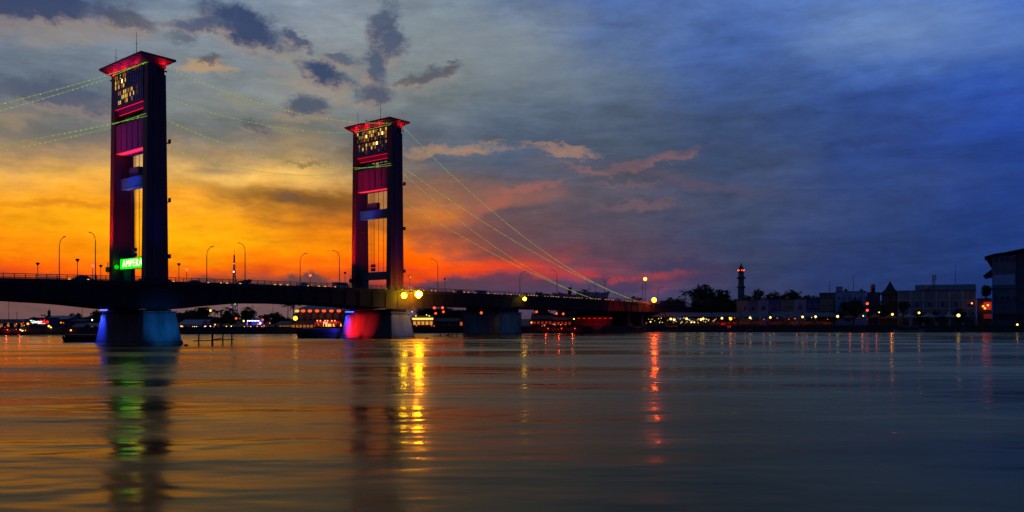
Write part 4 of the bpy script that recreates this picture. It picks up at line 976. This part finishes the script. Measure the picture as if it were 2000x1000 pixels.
# low dark buildings on the left bank
def gable(label, px0, px1, Y, ye, yr, dep, wm, rm, name='bank_building', cat='building', group='low dark buildings on the old bank', wins=0, pane=GLASS):
    x0, x1 = gx(px0,Y), gx(px1,Y); o = thing(name, label, cat, ((x0+x1)/2, Y, GZ), 0, group); w = (x1-x0)/2; e = zz(ye,Y)-GZ; r = zz(yr,Y)-GZ
    MB().box(-w,w,0,dep,0,e).build('wall', wm, o)
    MB().prism([(-.8,e-.1),(dep/2,r),(dep+.8,e-.1),(dep+.8,e+.12),(dep/2,r+.22),(-.8,e+.12)], -w-.5, w+.5, 'x').prism([(0.01,e+.01),(dep-.01,e+.01),(dep/2,r-.05)], -w, w, 'x').build('roof', rm, o)
    for i in range(wins): window(o, -w+(i+.5)*2*w/wins, 0, e*.55, .9, 1.2, pane)
    return o
NW = wallm('night_wall', (.07,.08,.09)); NW2 = wallm('night_wall2', (.10,.10,.09))
gable('long low dark shed at the far edge of the old bank', -30, 50, 318, 632, 627, 9, NW, DARKTIN, wins=6, pane=glow('dim_window2', (1,.3,.04), .35))
gable('wide ridge-roofed hall under the small monument', 88, 130, 335, 624, 617.5, 14, NW, BLUETIN, wins=4)
gable('low dark house between the ridge-roofed hall and the small pier light', 128, 165, 335, 628, 624, 10, NW2, DARKTIN, wins=3)
gable('pale boxy shed near the dark pontoon', 142, 160, 318, 640, 633, 7, wallm('pale_shed', (.20,.24,.26)), BLUETIN, wins=0)
gable('low blue-roofed shed next to the nearer pier', 160, 200, 322, 637, 632, 8, NW, BLUETIN, wins=3, pane=MATS['dim_window2'])
gable('flat dark building behind the sheds by the nearer pier', 160, 190, 350, 621, 619, 10, NW, DARKTIN, wins=3)
gable('low dark shop row under the bridge deck beside the plain pier', 1040, 1078, 352, 624, 617, 8, NW, DARKTIN, wins=5, pane=glow('dim_red_window', (1,.06,.01), .3))
gable('low dark stall row under the bridge deck short of the red boat shed', 1080, 1116, 351, 626, 620, 8, NW2, DARKTIN, wins=5, pane=MATS['dim_red_window'])
gable('dark low warehouse between the food stall and the lit eatery', 846, 897, 350, 628, 622, 10, NW, DARKTIN, wins=4)
# sign building
o, w, h = block('sign_building', 'dark waterside building carrying a white and red illuminated name sign', 'building', 58, 88, 322, 622, 10, wallm('sign_wall', (.05,.05,.14)))
fx = lambda px: gx(px,321)-o.location.x
MB().box(fx(56),fx(88),-.35,-.003,zz(634,321)-GZ,zz(625,321)-GZ).build('sign_board', mat('sign_back', (.12,.02,.03), .6), o)
MB().box(fx(72),fx(87),-.5,-.36,zz(632.6,321)-GZ,zz(631.4,321)-GZ).build('sign_underline', glow('neon_pink', (1,.45,.25), 1.6), o)
for body, px, m, szz in (('River', 56.5, glow('neon_white', (.8,1,.95), 2.2), 1.75), ('side', 70.5, glow('neon_red', (1,.02,.02), 1.6), 2.2)):
    lettering(o, body, szz, m, (fx(px), -.42, zz(631.2,321)-GZ), (PI/2,0,0), spacing=1.1, sx=1.25, offset=.02)
for i in range(3): window(o, -w+(i+.5)*2*w/3, 0, 1.3, .9, 1.0, GLASS)
for px in (70.5, 75.5):
    q = thing('satellite_dish', 'small dish aerial on the sign building roof, %s' % ('over the white letters' if px < 72 else 'over the red letters'), 'aerial', (gx(px,322), 326, zz(622,322)+.36), 0, 'dishes on the sign building')
    MB().tube([(0,0,-.05),(0,0,.7)], .08, 5).build('pole', STEEL, q); MB().lathe([(.05,.7),(.45,.9),(.55,1.2)], 9).build('dish', GALV, q)
# marquee
Y = 322; x0, x1 = gx(346,Y), gx(428,Y); o = thing('white_marquee', 'striped white marquee with a blue gable end on the bank', 'marquee', ((x0+x1)/2, Y, GZ)); w = (x1-x0)/2
e, r = zz(634,Y)-GZ, zz(625,Y)-GZ
for i in range(14):                                            # roof strips, alternately proud
    a = -w+i*(w*1.32)/14; c = a+(w*1.32)/14
    MB().hexa([(a,0,e),(c-.04,0,e),(c-.04,7,r),(a,7,r)], [(a,0,e+.12+.05*(i%2)),(c-.04,0,e+.12+.05*(i%2)),(c-.04,7,r+.12+.05*(i%2)),(a,7,r+.12+.05*(i%2))]).build('roof_strip', CANVAS if i%2 else mat('grey_canvas', (.35,.37,.42), .7), o)
MB().prism([(w*.05,e-.8),(w*.34,r),(w*.95,e-.8)], 0, -.3, 'y').build('gable_end', CANVASB, o)
MB().prism([(w*.33,e+.5),(w*.38,r-.2),(w*.62,r-1.1),(w*.62,e+.1)], -.305, -.36, 'y').build('gable_badge', mat('badge_red', (.45,.10,.06), .6), o)
for i in range(8):
    x = -w+.4+i*(2*w-.8)/7; MB().tube([(x,.1,0),(x,.1,e-.02)], .07, 5).build('pole', GALV, o)
# stage
Y = 326; x0, x1 = gx(483,Y), gx(508,Y); o = thing('concert_stage', 'small canopied stage glowing violet and blue', 'stage', ((x0+x1)/2, Y, GZ)); w = (x1-x0)/2
MB().box(-w,w,0,5,0,.8).build('platform', STEEL, o); MB().box(-w+.2,w-.2,4.6,4.8,.81,zz(627,Y)-GZ).build('backdrop', glow('backdrop', (.05,.04,.75), .6), o)
MB().prism([(-w-.4,zz(626,Y)-GZ),(0,zz(620,Y)-GZ),(w+.4,zz(625,Y)-GZ),(w+.4,zz(626,Y)-GZ)], -.4, 5.2, 'y').build('roof', BLUETIN, o)
for i in range(8): MB().ball((-w+.4+i*(2*w-.8)/7,-.5,zz(625.3,Y)-GZ-.3), .2, 7, 5).build('stage_lamp', EM_WH, o)
for sx_ in (-1, 1): MB().box(sx_*w-.15,sx_*w+.15,-.2,.1,.81,zz(626,Y)-GZ-.01).build('post', EM_PUR, o)
point((0,1.5,3), (.25,.1,1), 900, .4, o)
# two-storey lantern restaurant
Y = 326; x0, x1 = gx(580,Y), gx(690,Y); o = thing('lantern_restaurant', 'two-storey blue-roofed restaurant hung with red lanterns', 'restaurant', ((x0+x1)/2, Y, GZ)); w = (x1-x0)/2; lx = lambda px: gx(px,Y)-o.location.x; lz = lambda y: zz(y,Y)-GZ
MB().box(-w+.5,w,1.2,14,0,lz(606)).build('wall', wallm('rest_wall', (.10,.14,.17)), o)
MB().hexa([(lx(576),-1,lz(605)),(lx(700),-1,lz(605)),(lx(700),16,lz(605)),(lx(576),16,lz(605))], [(lx(594),6,lz(596)),(lx(690),6,lz(597)),(lx(690),8,lz(597)),(lx(594),8,lz(596))]).build('roof', BLUETIN, o)
for i, px in enumerate((581,593,606,620,633.5,648,662.5)):
    MB().lathe([(.3,lz(610)),(.8,lz(609)),(.9,lz(607)),(.7,lz(605.2)),(.25,lz(604.8))], 10, (lx(px),-.7,0)).build('lantern', glow('lantern_red', (1,.09,.02), 1.4) if i else glow('lantern_gold', (1,.45,.08), 1.4), o)
    MB().box(lx(px)-.3,lx(px)+.3,.2,.9,0,lz(606)).build('column', mat('rest_column', (.06,.05,.07), .7), o)
for px in (613, 627, 641, 655): MB().box(lx(px)-1.1,lx(px)+1.1,1.05,1.198,lz(622),lz(612)).build('shutter', mat('rest_shutter', (.16,.25,.30), .6), o)
MB().box(-w,w,-.5,1.0,lz(626),lz(624)).build('balcony_slab', CONCD, o)
MB().hexa([(lx(608),-3.2,lz(631)),(lx(668),-3.2,lz(631)),(lx(668),-.6,lz(631)),(lx(608),-.6,lz(631))], [(lx(622),-1.4,lz(627)),(lx(660),-1.4,lz(627)),(lx(660),-.6,lz(627)),(lx(622),-.6,lz(627))]).build('red_canopy', mat('canopy_red', (.5,.02,.02), .6, emit=(1,.01,.01), es=.45), o)
for px in (622,628,637,642,650,656): MB().ball((lx(px),-2.0,lz(626.2)), .25, 7, 5).build('canopy_lamp', glow('canopy_lamp', (1,.35,.12), 3), o)
MB().box(lx(612),lx(690),1.0,1.19,lz(639),lz(632)).build('ground_wall', mat('ground_wall', (.15,.05,.03), .7), o)
for px in (614,619,632,636,641,645,650,664,673): MB().box(lx(px)-.35,lx(px)+.35,.8,.98,lz(638.4),lz(632.5)).build('lit_window', glow('rest_window', (1,.5,.08), 1.6), o)
lettering(o, 'JCO', 1.0, glow('sign_cream', (1,.85,.5), 2), (lx(639.5), -3.35, lz(632.2)+.35), (PI/2,0,0), 'CENTER', extrude=.03)
point((lx(640),-2.5,lz(633)), (1,.25,.06), 500, .4, o)
# pavilion beside it
gable('small blue-roofed open pavilion beside the lantern restaurant', 545, 572, 322, 635, 628, 7, mat('pav_wall', (.16,.09,.04), .8), BLUETIN, 'garden_pavilion', 'pavilion', None, 4, MATS['dim_window2'])
gable('low dark shelter joined to the lantern restaurant', 570, 612, 320, 634, 627, 6, mat('pav_wall2', (.12,.07,.04), .8), DARKTIN, 'open_shelter', 'pavilion', None, 6, glow('dim_window', (1,.25,.03), .45))
# eatery beyond the farther pier
o, w, h = block('riverside_eatery', 'low eatery with a glowing yellow fascia just past the farther pier', 'restaurant', 806, 846, 340, 618, 8, mat('eatery_wall', (.14,.07,.03), .8))
MB().box(-w,w,-1.2,-.003,zz(624.5,340)-GZ,zz(621,340)-GZ).build('fascia', glow('eatery_fascia', (1,.58,.12), 1.8), o)
for i in range(5): window(o, -w+(i+.5)*2*w/5, 0, 1.6, 1.1, 1.4, glow('eatery_window', (1,.35,.05), .9))
for px, py in ((812,617),(838,617),(833,615)): MB().ball((gx(px,339)-o.location.x,-.5,zz(py,339)-GZ), .22, 7, 5).build('bulb', EM_BUL, o)
o, w, h = block('food_stall', 'small orange-lit food stall under the dark tree', 'stall', 897, 920, 345, 626, 4, mat('stall_wall', (.12,.05,.03), .8))
for i in range(3): window(o, -w+(i+.5)*2*w/3, 0, 1.3, 1.0, 1.5, glow('stall_window', (1,.16,.02), .6))
# red shed on the right of the plain pier
o, w, h = block('red_boat_shed', 'long low red-lit boat shed at the end of the bridge', 'shed', 1118, 1196, 345, 617, 8, mat('shed_red', (.20,.05,.03), .8, 0, .3, .8))
MB().prism([(-2.0,h-.5),(4,h+1.4),(8.5,h+.36),(8.5,h+.6),(4,h+1.7),(-2.0,h-.25)], -w-.8, w+.4, 'x').build('pitched_roof', DARKTIN, o)
for i in range(7): MB().box(-w+2.2+i*2.3,-w+3.4+i*2.3,-.12,-.003,h-1.25,h-.85).build('vent', glow('shed_vent', (.9,.03,.01), .5), o)
for i in range(5): MB().box(-w+i*2*w/4-.15,-w+i*2*w/4+.15,-.2,-.004,0,h-1.4).build('post', WOOD, o)
spot((2,-9,1.2), (1,0,2.5), (1,.03,.02), 700, 90, .8, parent=o)
# red-lit abutment columns
o = thing('approach_abutment', 'concrete abutment wall at the end of the approach glowing dull red', 'wall', bw(243,-9.0,GZ), RZ)
MB().box(0,12,0,18,0,dz(243)-GZ-3.9).build('abutment_wall', CONCD, o)
spot(bw(214,-24,2.8)-Vector((0,0,0)), bw(203,-9.8,9.5), (1,.03,.015), 9000, 40, .9)
# promenade shelters
def shelter(px0, px1, label, Y=368, yr=611, ye=618.5):
    x0, x1 = gx(px0,Y), gx(px1,Y); o = thing('promenade_shelter', label, 'shelter', ((x0+x1)/2, Y, GZ), 0, 'pale-roofed promenade shelters'); w = (x1-x0)/2; e, r = zz(ye,Y)-GZ, zz(yr,Y)-GZ
    MB().prism([(-.6,e),(3.4,r),(7.4,e),(7.4,e+.14),(3.4,r+.16),(-.6,e+.14)], -w, w, 'x').build('roof', TIN, o)
    n = max(3, int(w*2/3.2))
    q = MB().box(-.09,.09,-.09,.09,0,e+.1).mesh('post', STEEL)
    for i in range(n+1):
        for y in (.2, 6.6): obj('post', q, o, (-w+.2+i*(2*w-.4)/n, y, 0))
    MB().box(-w,w,6.7,6.8,.1,2.2).build('back_panel', mat('shelter_back', (.20,.10,.06), .8, 0, .4, 2), o)
    mb = MB()
    for i in range(int(w*2/1.3)): mb.tube([(-w+.3+i*1.3,-.1,0),(-w+.3+i*1.3,-.1,1.1)], .04, 4)
    mb.box(-w,w,-.14,-.06,1.1,1.18); mb.build('rail', STEEL, o, kind='stuff')
    return o, w, e
SHL = [(1190,1232,'pale-roofed promenade shelter next to the red boat shed',0),(1234,1300,'pale-roofed promenade shelter below the orange-red ball lamp',0),(1302,1392,'longest pale-roofed promenade shelter, below the palms',0),(1394,1447,'pale-roofed promenade shelter below the largest tree',1),(1450,1504,'pale-roofed promenade shelter below the cream and grey shophouses',1),(1508,1569,'pale-roofed promenade shelter below the deep blue and olive shophouses',1),(1572,1634,'pale-roofed promenade shelter at the end below the olive shophouse',1)]
LAN = MB().ball((0,0,0), .16, 6, 4)
LM = LAN.mesh('string_light', EM_BUL); LMR = LAN.mesh('string_light', glow('red_bulb', (1,.16,.03), 2.5))
MT = MB().box(-.9,.9,-.4,.4,.7,.78).box(-.85,-.75,-.35,.35,0,.7).box(.75,.85,-.35,.35,0,.7).mesh('table', mat('table_red', (.30,.06,.03), .6))
for a, b_, lab, warm in SHL:
    o, w, e = shelter(a, b_, lab)
    for i in range(int(w/1.6)):
        obj('string_light', LMR if (warm and random.random() < .7) else LM, o, (random.uniform(-w+.4,w-.4), random.uniform(.3,5), e-random.uniform(.3,1.4)))
    if warm:
        for k in range(int(w/4)+1): point((-w+2+k*(2*w-4)/max(1,int(w/4)), 3, 2.3), (1,.20,.04), 28, .3, o)
        MB().box(-w+.3,w-.3,5.9,6.5,.8,1.9).build('goods', mat('goods', (.40,.16,.06), .7, 0, .6, 3), o)
# quay lamps
def quay_lamp(px, py, label, m=EM_W, r=.5, Y=361, light=None):
    c = at(px, py, Y); o = thing('quay_lamp', label, 'lamp post', (c.x, Y, GZ), 0, 'globe lamps along the far quay')
    MB().tube([(0,0,0),(0,0,.5)], .14, 6).tube([(0,0,.5),(0,0,c.z-GZ-r*.9)], .07, 6).build('post', STEEL, o); MB().ball((0,0,c.z-GZ), r, 10, 8).build('globe', m, o, True)
    if light: point((0,-r*1.4,c.z-GZ), light[0], light[1], r, o)
for px, py, lab, m, r in ((1217,626,'globe lamp by the red boat shed end of the quay',EM_W,.5),(1270.5,628.5,'low globe lamp below the orange-red ball lamp',EM_W,.3),(1310,623,'globe lamp of a close pair before the longest shelter, on its approach side',EM_W,.5),(1317,624.5,'globe lamp of a close pair before the longest shelter, on its minaret side',EM_W,.5),
   (1341,622.5,'globe lamp alone before the middle of the longest shelter',EM_W,.5),(1350,629.5,'low small globe lamp under the longest shelter, first of two',EM_W,.32),(1356,629.5,'low small globe lamp under the longest shelter, second of two',EM_W,.32),(1369,624,'globe lamp of a close pair near the end of the longest shelter, lower one',EM_W,.5),(1373.5,622.5,'globe lamp of a close pair near the end of the longest shelter, higher one',EM_W,.5),
   (1410,621.5,'globe lamp just before the red kiosk',EM_W,.5),(1427,622.5,'orange globe lamp beside the red kiosk',glow('quay_orange',(1,.26,.01),7),.62),(1465,620.5,'globe lamp below the slim cream and grey shophouses',EM_W,.48),(1504.5,620,'globe lamp at the gap between two shelters below the deep blue shophouse',EM_W,.48),
   (1567.5,619,'globe lamp at the gap below the pale lilac shophouse',EM_W,.5),(1593,618.5,'globe lamp below the navy shophouse',EM_W,.5),(1636,618,'globe lamp at the end of the last shelter',EM_W,.55),(1686,617,'small globe lamp beside the red lights before the dark trees',EM_W,.28),(1717,610,'small globe lamp under the round tree by the pyramid tower',EM_W,.26),
   (1743,614,'globe lamp over the orange-lit tents',EM_Y,.5),(1795,611,'globe lamp before the small trees of the hotel',EM_Y,.46),(1872,616,'brightest globe lamp before the far end of the hotel',EM_W,.72),(1987,634,'low yellow lamp at the foot of the tall dark building',EM_Y,.42),
   (577,621.5,'big bright yellow ball lamp before the lantern restaurant',glow('big_yellow',(1,.55,.02),5),.85),(411,606.5,'yellow lamp high on a pole behind the marquee',EM_Y,.42),(461,622,'red lamp on a post beside the concert stage, marquee side',EM_R,.42),(513,624.5,'red lamp on a post beside the concert stage, restaurant side',EM_R,.4),(476,627,'warm globe lamp at the marquee side of the stage',EM_W,.36),(508,631.5,'warm globe lamp at the foot of the stage',EM_W,.42),(527,631,'small orange lamp between stage and pavilion',EM_OS,.16),(420,634,'orange lamp at the blue gable of the marquee',EM_OS,.26),
   (354,637,'orange lamp hard beside the nearer pier',EM_OS,.3),(54.5,632.5,'orange lamp at the end of the illuminated name sign',EM_OS,.36),(95.5,637,'yellow lamp below the monument, higher of two',EM_Y,.34),(99.5,639.5,'yellow lamp below the monument, lower of two',EM_Y,.26),(138.5,645,'orange lamp beside the pale boxy shed',EM_OS,.3),(119,630,'small red lamp on the ridge-roofed hall, brighter of two',EM_OS,.2),(124,630.5,'small red lamp on the ridge-roofed hall, fainter of two',EM_R,.18),(180,625,'white lamp on the small light mast by the nearer pier',EM_WH,.24),
   (1038,630,'orange lamp beside the plain blocky pier',EM_OS,.32),(1121,623,'yellow lamp at the corner of the red boat shed',EM_W,.3),(805,609,'pale small lamp on a post beside the farther pier',EM_W,.2),(917,632.5,'yellow lamp at the orange-lit food stall',EM_Y,.34)):
    Yq = 361 if px > 1180 else (shore_y(gx(px,330))+2.5)
    if px in (577, 411): Yq = 316 if px == 577 else 344
    quay_lamp(px, py, lab, m, r, Yq, None)
# strings of tiny bulbs along the left quay and the bank: too small and many to pick apart
mb = MB()
for i in range(150):
    px = random.choice([random.uniform(352,545), random.uniform(352,545), random.uniform(20,50), random.uniform(150,200)]); Yq = shore_y(gx(px,310))+random.uniform(1,5)
    py = random.uniform(637,643) if px > 300 else random.uniform(641,647); p = at(px,py,Yq); mb.ball(tuple(p), random.uniform(.10,.24), 6, 4)
for i in range(46):
    px = random.uniform(1236,1400); p = at(px, random.uniform(622,631), 366); mb.ball(tuple(p), random.uniform(.07,.17), 6, 4)
tag(mb.build('string_lights', EM_BUL, kind='stuff'), 'strings of tiny warm bulbs strung along the far quay', 'lights')
mb = MB()
for i in range(60):
    px = random.choice([random.uniform(600,690), random.uniform(470,545), random.uniform(1050,1130), random.uniform(0,55), random.uniform(806,850)]); Yq = shore_y(gx(px,318))+random.uniform(1,4)
    p = at(px, random.uniform(630,642), Yq); mb.ball(tuple(p), random.uniform(.10,.24), 6, 4)
tag(mb.build('red_string_lights', glow('red_bulbs', (1,.14,.03), 2.2), kind='stuff'), 'strings of tiny red bulbs strung along the far quay', 'lights')
# tents by the hotel
def tent(px, label, yt, ye, m, wpx, Y=366, light=None):
    k = Y/F; w = wpx*k/2; o = thing('peaked_tent', label, 'tent', (gx(px,Y), Y, GZ), 0, 'peaked tents on the promenade'); e, t = zz(ye,Y)-GZ, zz(yt,Y)-GZ
    mb = MB(); rg = [(w,e),(w*.55,e+(t-e)*.28),(w*.22,e+(t-e)*.65),(.03,t)]
    for r, z in rg: mb.v += [(-r,2-r,z),(r,2-r,z),(r,2+r,z),(-r,2+r,z)]
    for i in range(3):
        for q in range(4): mb.f.append((i*4+q,i*4+(q+1)%4,i*4+4+(q+1)%4,i*4+4+q))
    mb.build('roof', m, o)
    for sx_ in (-1,1):
        for sy in (-1,1): MB().tube([(sx_*(w-.1),2+sy*(w-.1),0),(sx_*(w-.1),2+sy*(w-.1),e)], .05, 5).build('pole', GALV, o)
    if light: point((0,1,e-.5), light[0], light[1], .3, o)
GC = mat('grey_tent', (.26,.28,.32), .7); RC = mat('red_tent', (.32,.08,.07), .7)
for px, lab, yt, ye, m, w, li in ((1662,'reddish tent just past the last shelter',614,620,RC,22,((1,.15,.03),70)),(1686,'reddish tent beside the red lights',615,621,RC,18,((1,.15,.03),70)),(1714,'dull red tent under the round tree by the pyramid tower',611,620,RC,20,((1,.1,.03),60)),(1743,'orange-lit tent below its globe lamp',613,621,RC,32,((1,.25,.03),180)),(1779,'grey tent before the hotel, nearest the orange-lit tent',611,619,GC,22,None),(1817,'wide grey tent before the middle of the hotel',610,619,GC,30,None),(1841,'blue tent before the middle of the hotel',611,618,CANVASB,16,None),(1857,'grey tent next to the brightest quay lamp',610,619,GC,20,None)):
    tent(px, lab, yt, ye, m, w, 366, li)
for px, py, lab in ((1694,593,'upper red lamp on the tall pole among the dark trees'),(1694,606,'lower red lamp on the tall pole among the dark trees')):
    c = at(px, py, 372); ball_lamp(c, glow('pole_red', (1,.08,.02), 2.2), .6, lab, (c.x,c.y,GZ), group='red lamps among the dark trees')
# red kiosk
Y = 360.6; o = thing('red_kiosk', 'narrow red-lit kiosk with a sloping roof at the water edge', 'kiosk', (gx(1413,Y), Y, GZ-1.4))
MB().box(-1.2,1.2,0,2,0,3.2).build('wall', mat('kiosk_red', (.6,.03,.03), .7), o); MB().prism([(-3.6,3.0),(-1.0,4.6),(1.5,3.4),(1.5,3.2),(-1.0,4.3),(-3.6,2.8)], -.3, 2.2, 'y').build('roof', DARKTIN, o)
spot((2.5,-5,1.5), (.2,0,1.6), (1,.02,.02), 900, 60, .8, parent=o)

# ------------------------------------------------------------------ boats, pontoons, jetties
def pontoon(px0, px1, ywl, ytop, dep, label, house=None):
    Y = H*F/(ywl-HOR); x0, x1 = gx(px0,Y), gx(px1,Y); w = (x1-x0)/2; h = zz(ytop,Y); o = thing('moored_pontoon', label, 'pontoon', ((x0+x1)/2, Y, 0), 0, 'dark moored pontoons')
    MB().frustum(-w+.4,w-.4,.3,dep-.3,-.6, -w,w,0,dep,h*.62).build('hull', HULL, o); MB().box(-w-.12,w+.12,-.1,dep+.1,h*.62+.003,h*.62+.22).build('deck', WOOD, o)
    MB().box(-w+.5,w-.3,.5,dep-.4,h*.62+.223,h).build('deckhouse', house or HULL, o)
    for x in (-w+.25, w-.15): MB().tube([(x,.2,h*.62+.2),(x,.2,h*.62+.75)], .12, 6).build('bollard', STEEL, o)
    return o, w
pontoon(121, 198, 667.5, 654, 6, 'dark flat pontoon moored beside the nearer pier')
o, w = pontoon(579, 659, 659.5, 642, 7, 'dark pontoon with a faint violet side moored beside the farther pier', mat('violet_side', (.10,.05,.16), .6))
spot((w-.5,-3.5,.8), (w-2.5,0,2.4), (.05,.05,1), 700, 100, .9, parent=o)
def jetty(posts, ytop, ybot, rails, label, r=.16):
    Y = H*F/(ybot-HOR); xs = [gx(p,Y) for p in posts]; o = thing('jetty_frame', label, 'jetty', (xs[0], Y, 0), 0, 'bare timber jetty frames')
    for i, x in enumerate(xs):
        rr = r*(1.5 if i == 1 else 1); MB().tube([(x-xs[0],(i%2)*.5,-1.2),(x-xs[0]+.05,(i%2)*.5,zz(ytop,Y)+(.2 if i == 1 else 0))], rr, 7).build('pile', WOOD, o)
    for (pa, ya, pb, yb) in rails:
        MB().tube([(gx(pa,Y)-xs[0],-.2,zz(ya,Y)),(gx(pb,Y)-xs[0],-.2,zz(yb,Y))], .13, 6).build('rail', WOOD, o)
    return o
jetty((388,413,435,451), 652, 673, ((378,666,457,663),(414,664,434,661)), 'bare timber jetty frame standing in the water beside the nearer pier')
jetty((860,876.5,882.5,892,906), 650.5, 658.5, ((856,653.6,924,653.2),), 'low timber jetty frame between the farther pier and the plain pier')
def boat(px, Y, L_, label, paint, rz=0.1, canopy=True, lamp=None):
    o = thing('river_boat', label, 'boat', (gx(px,Y), Y, 0), rz, 'wooden boats moored by the bridge end'); n = 9; mb = MB(); rings = []
    for i in range(n):
        t = i/(n-1)*2-1; x = t*L_/2; bw_ = 1.05*(1-abs(t)**3)+.05; z1 = .75+.55*abs(t)**2.5
        rings.append([(x,-bw_,z1),(x,-bw_*.7,-.15),(x,bw_*.7,-.15),(x,bw_,z1)])
    for a, c in zip(rings, rings[1:]):
        b0 = len(mb.v); mb.v += a+c; mb.f += [(b0+k, b0+k+1, b0+5+k, b0+4+k) for k in range(3)]+[(b0+3, b0, b0+4, b0+7)]
    mb.build('hull', paint, o)
    if canopy:
        MB().prism([(-1.0,2.2),(0,2.5),(1.0,2.2),(1.0,2.3),(0,2.62),(-1.0,2.3)], -L_*.3, L_*.28, 'x').build('canopy', WOOD, o)
        for x in (-L_*.28, L_*.26):
            for y in (-.85, .85): MB().tube([(x,y,.7),(x,y,2.25)], .05, 5).build('canopy_post', WOOD, o)
        MB().box(-L_*.28,L_*.26,-.8,.8,.82,1.1).build('bench', mat('boat_bench', (.35,.05,.03), .7), o)
    if lamp:
        MB().ball((L_*.1,-1.15,1.9), .24, 8, 6).build('lamp', lamp, o); point((0,.1,2.05), (1,.05,.02), 160, .15, o)
    return o
BP = [mat('boat_red', (.32,.05,.04), .6, 0, .3, 1), mat('boat_dark', (.06,.06,.07), .6, 0, .3, 1), mat('boat_green', (.06,.14,.10), .6, 0, .3, 1)]
for a in ((1066,341,8,'red canopied wooden boat moored nearest the plain pier',BP[0],.1,True,EM_R),(1092,344,10,'long dark canopied boat in the middle of the red-lit moorings',BP[1],-.05,True,EM_R),(1118,346,8,'red canopied wooden boat moored by the boat shed corner',BP[0],.15,True,EM_R),(1150,349,11,'long open dark boat lying before the red boat shed',BP[1],0,False,None),
          (1240,353,10,'low dark boat moored below the near end of the promenade shelters',BP[1],.05,True,None),(1313,353,9,'canopied dark green boat moored below the longest shelter',BP[2],-.08,True,None),(1450,354,9,'low dark boat moored past the red kiosk',BP[1],.06,False,None),(1775,354,14,'pale sided boat moored before the hotel tents',mat('boat_pale', (.20,.24,.28), .6),0,True,None),(12,289,12,'red-lit boat moored at the far edge of the old bank',BP[0],0,True,EM_R),(38,291,9,'small dark boat moored beside the red-lit one on the old bank',BP[1],.1,True,EM_W)):
    a = (a[0], shore_y(gx(a[0], a[1]))-random.uniform(2.6,3.6))+a[2:]; boat(*a)
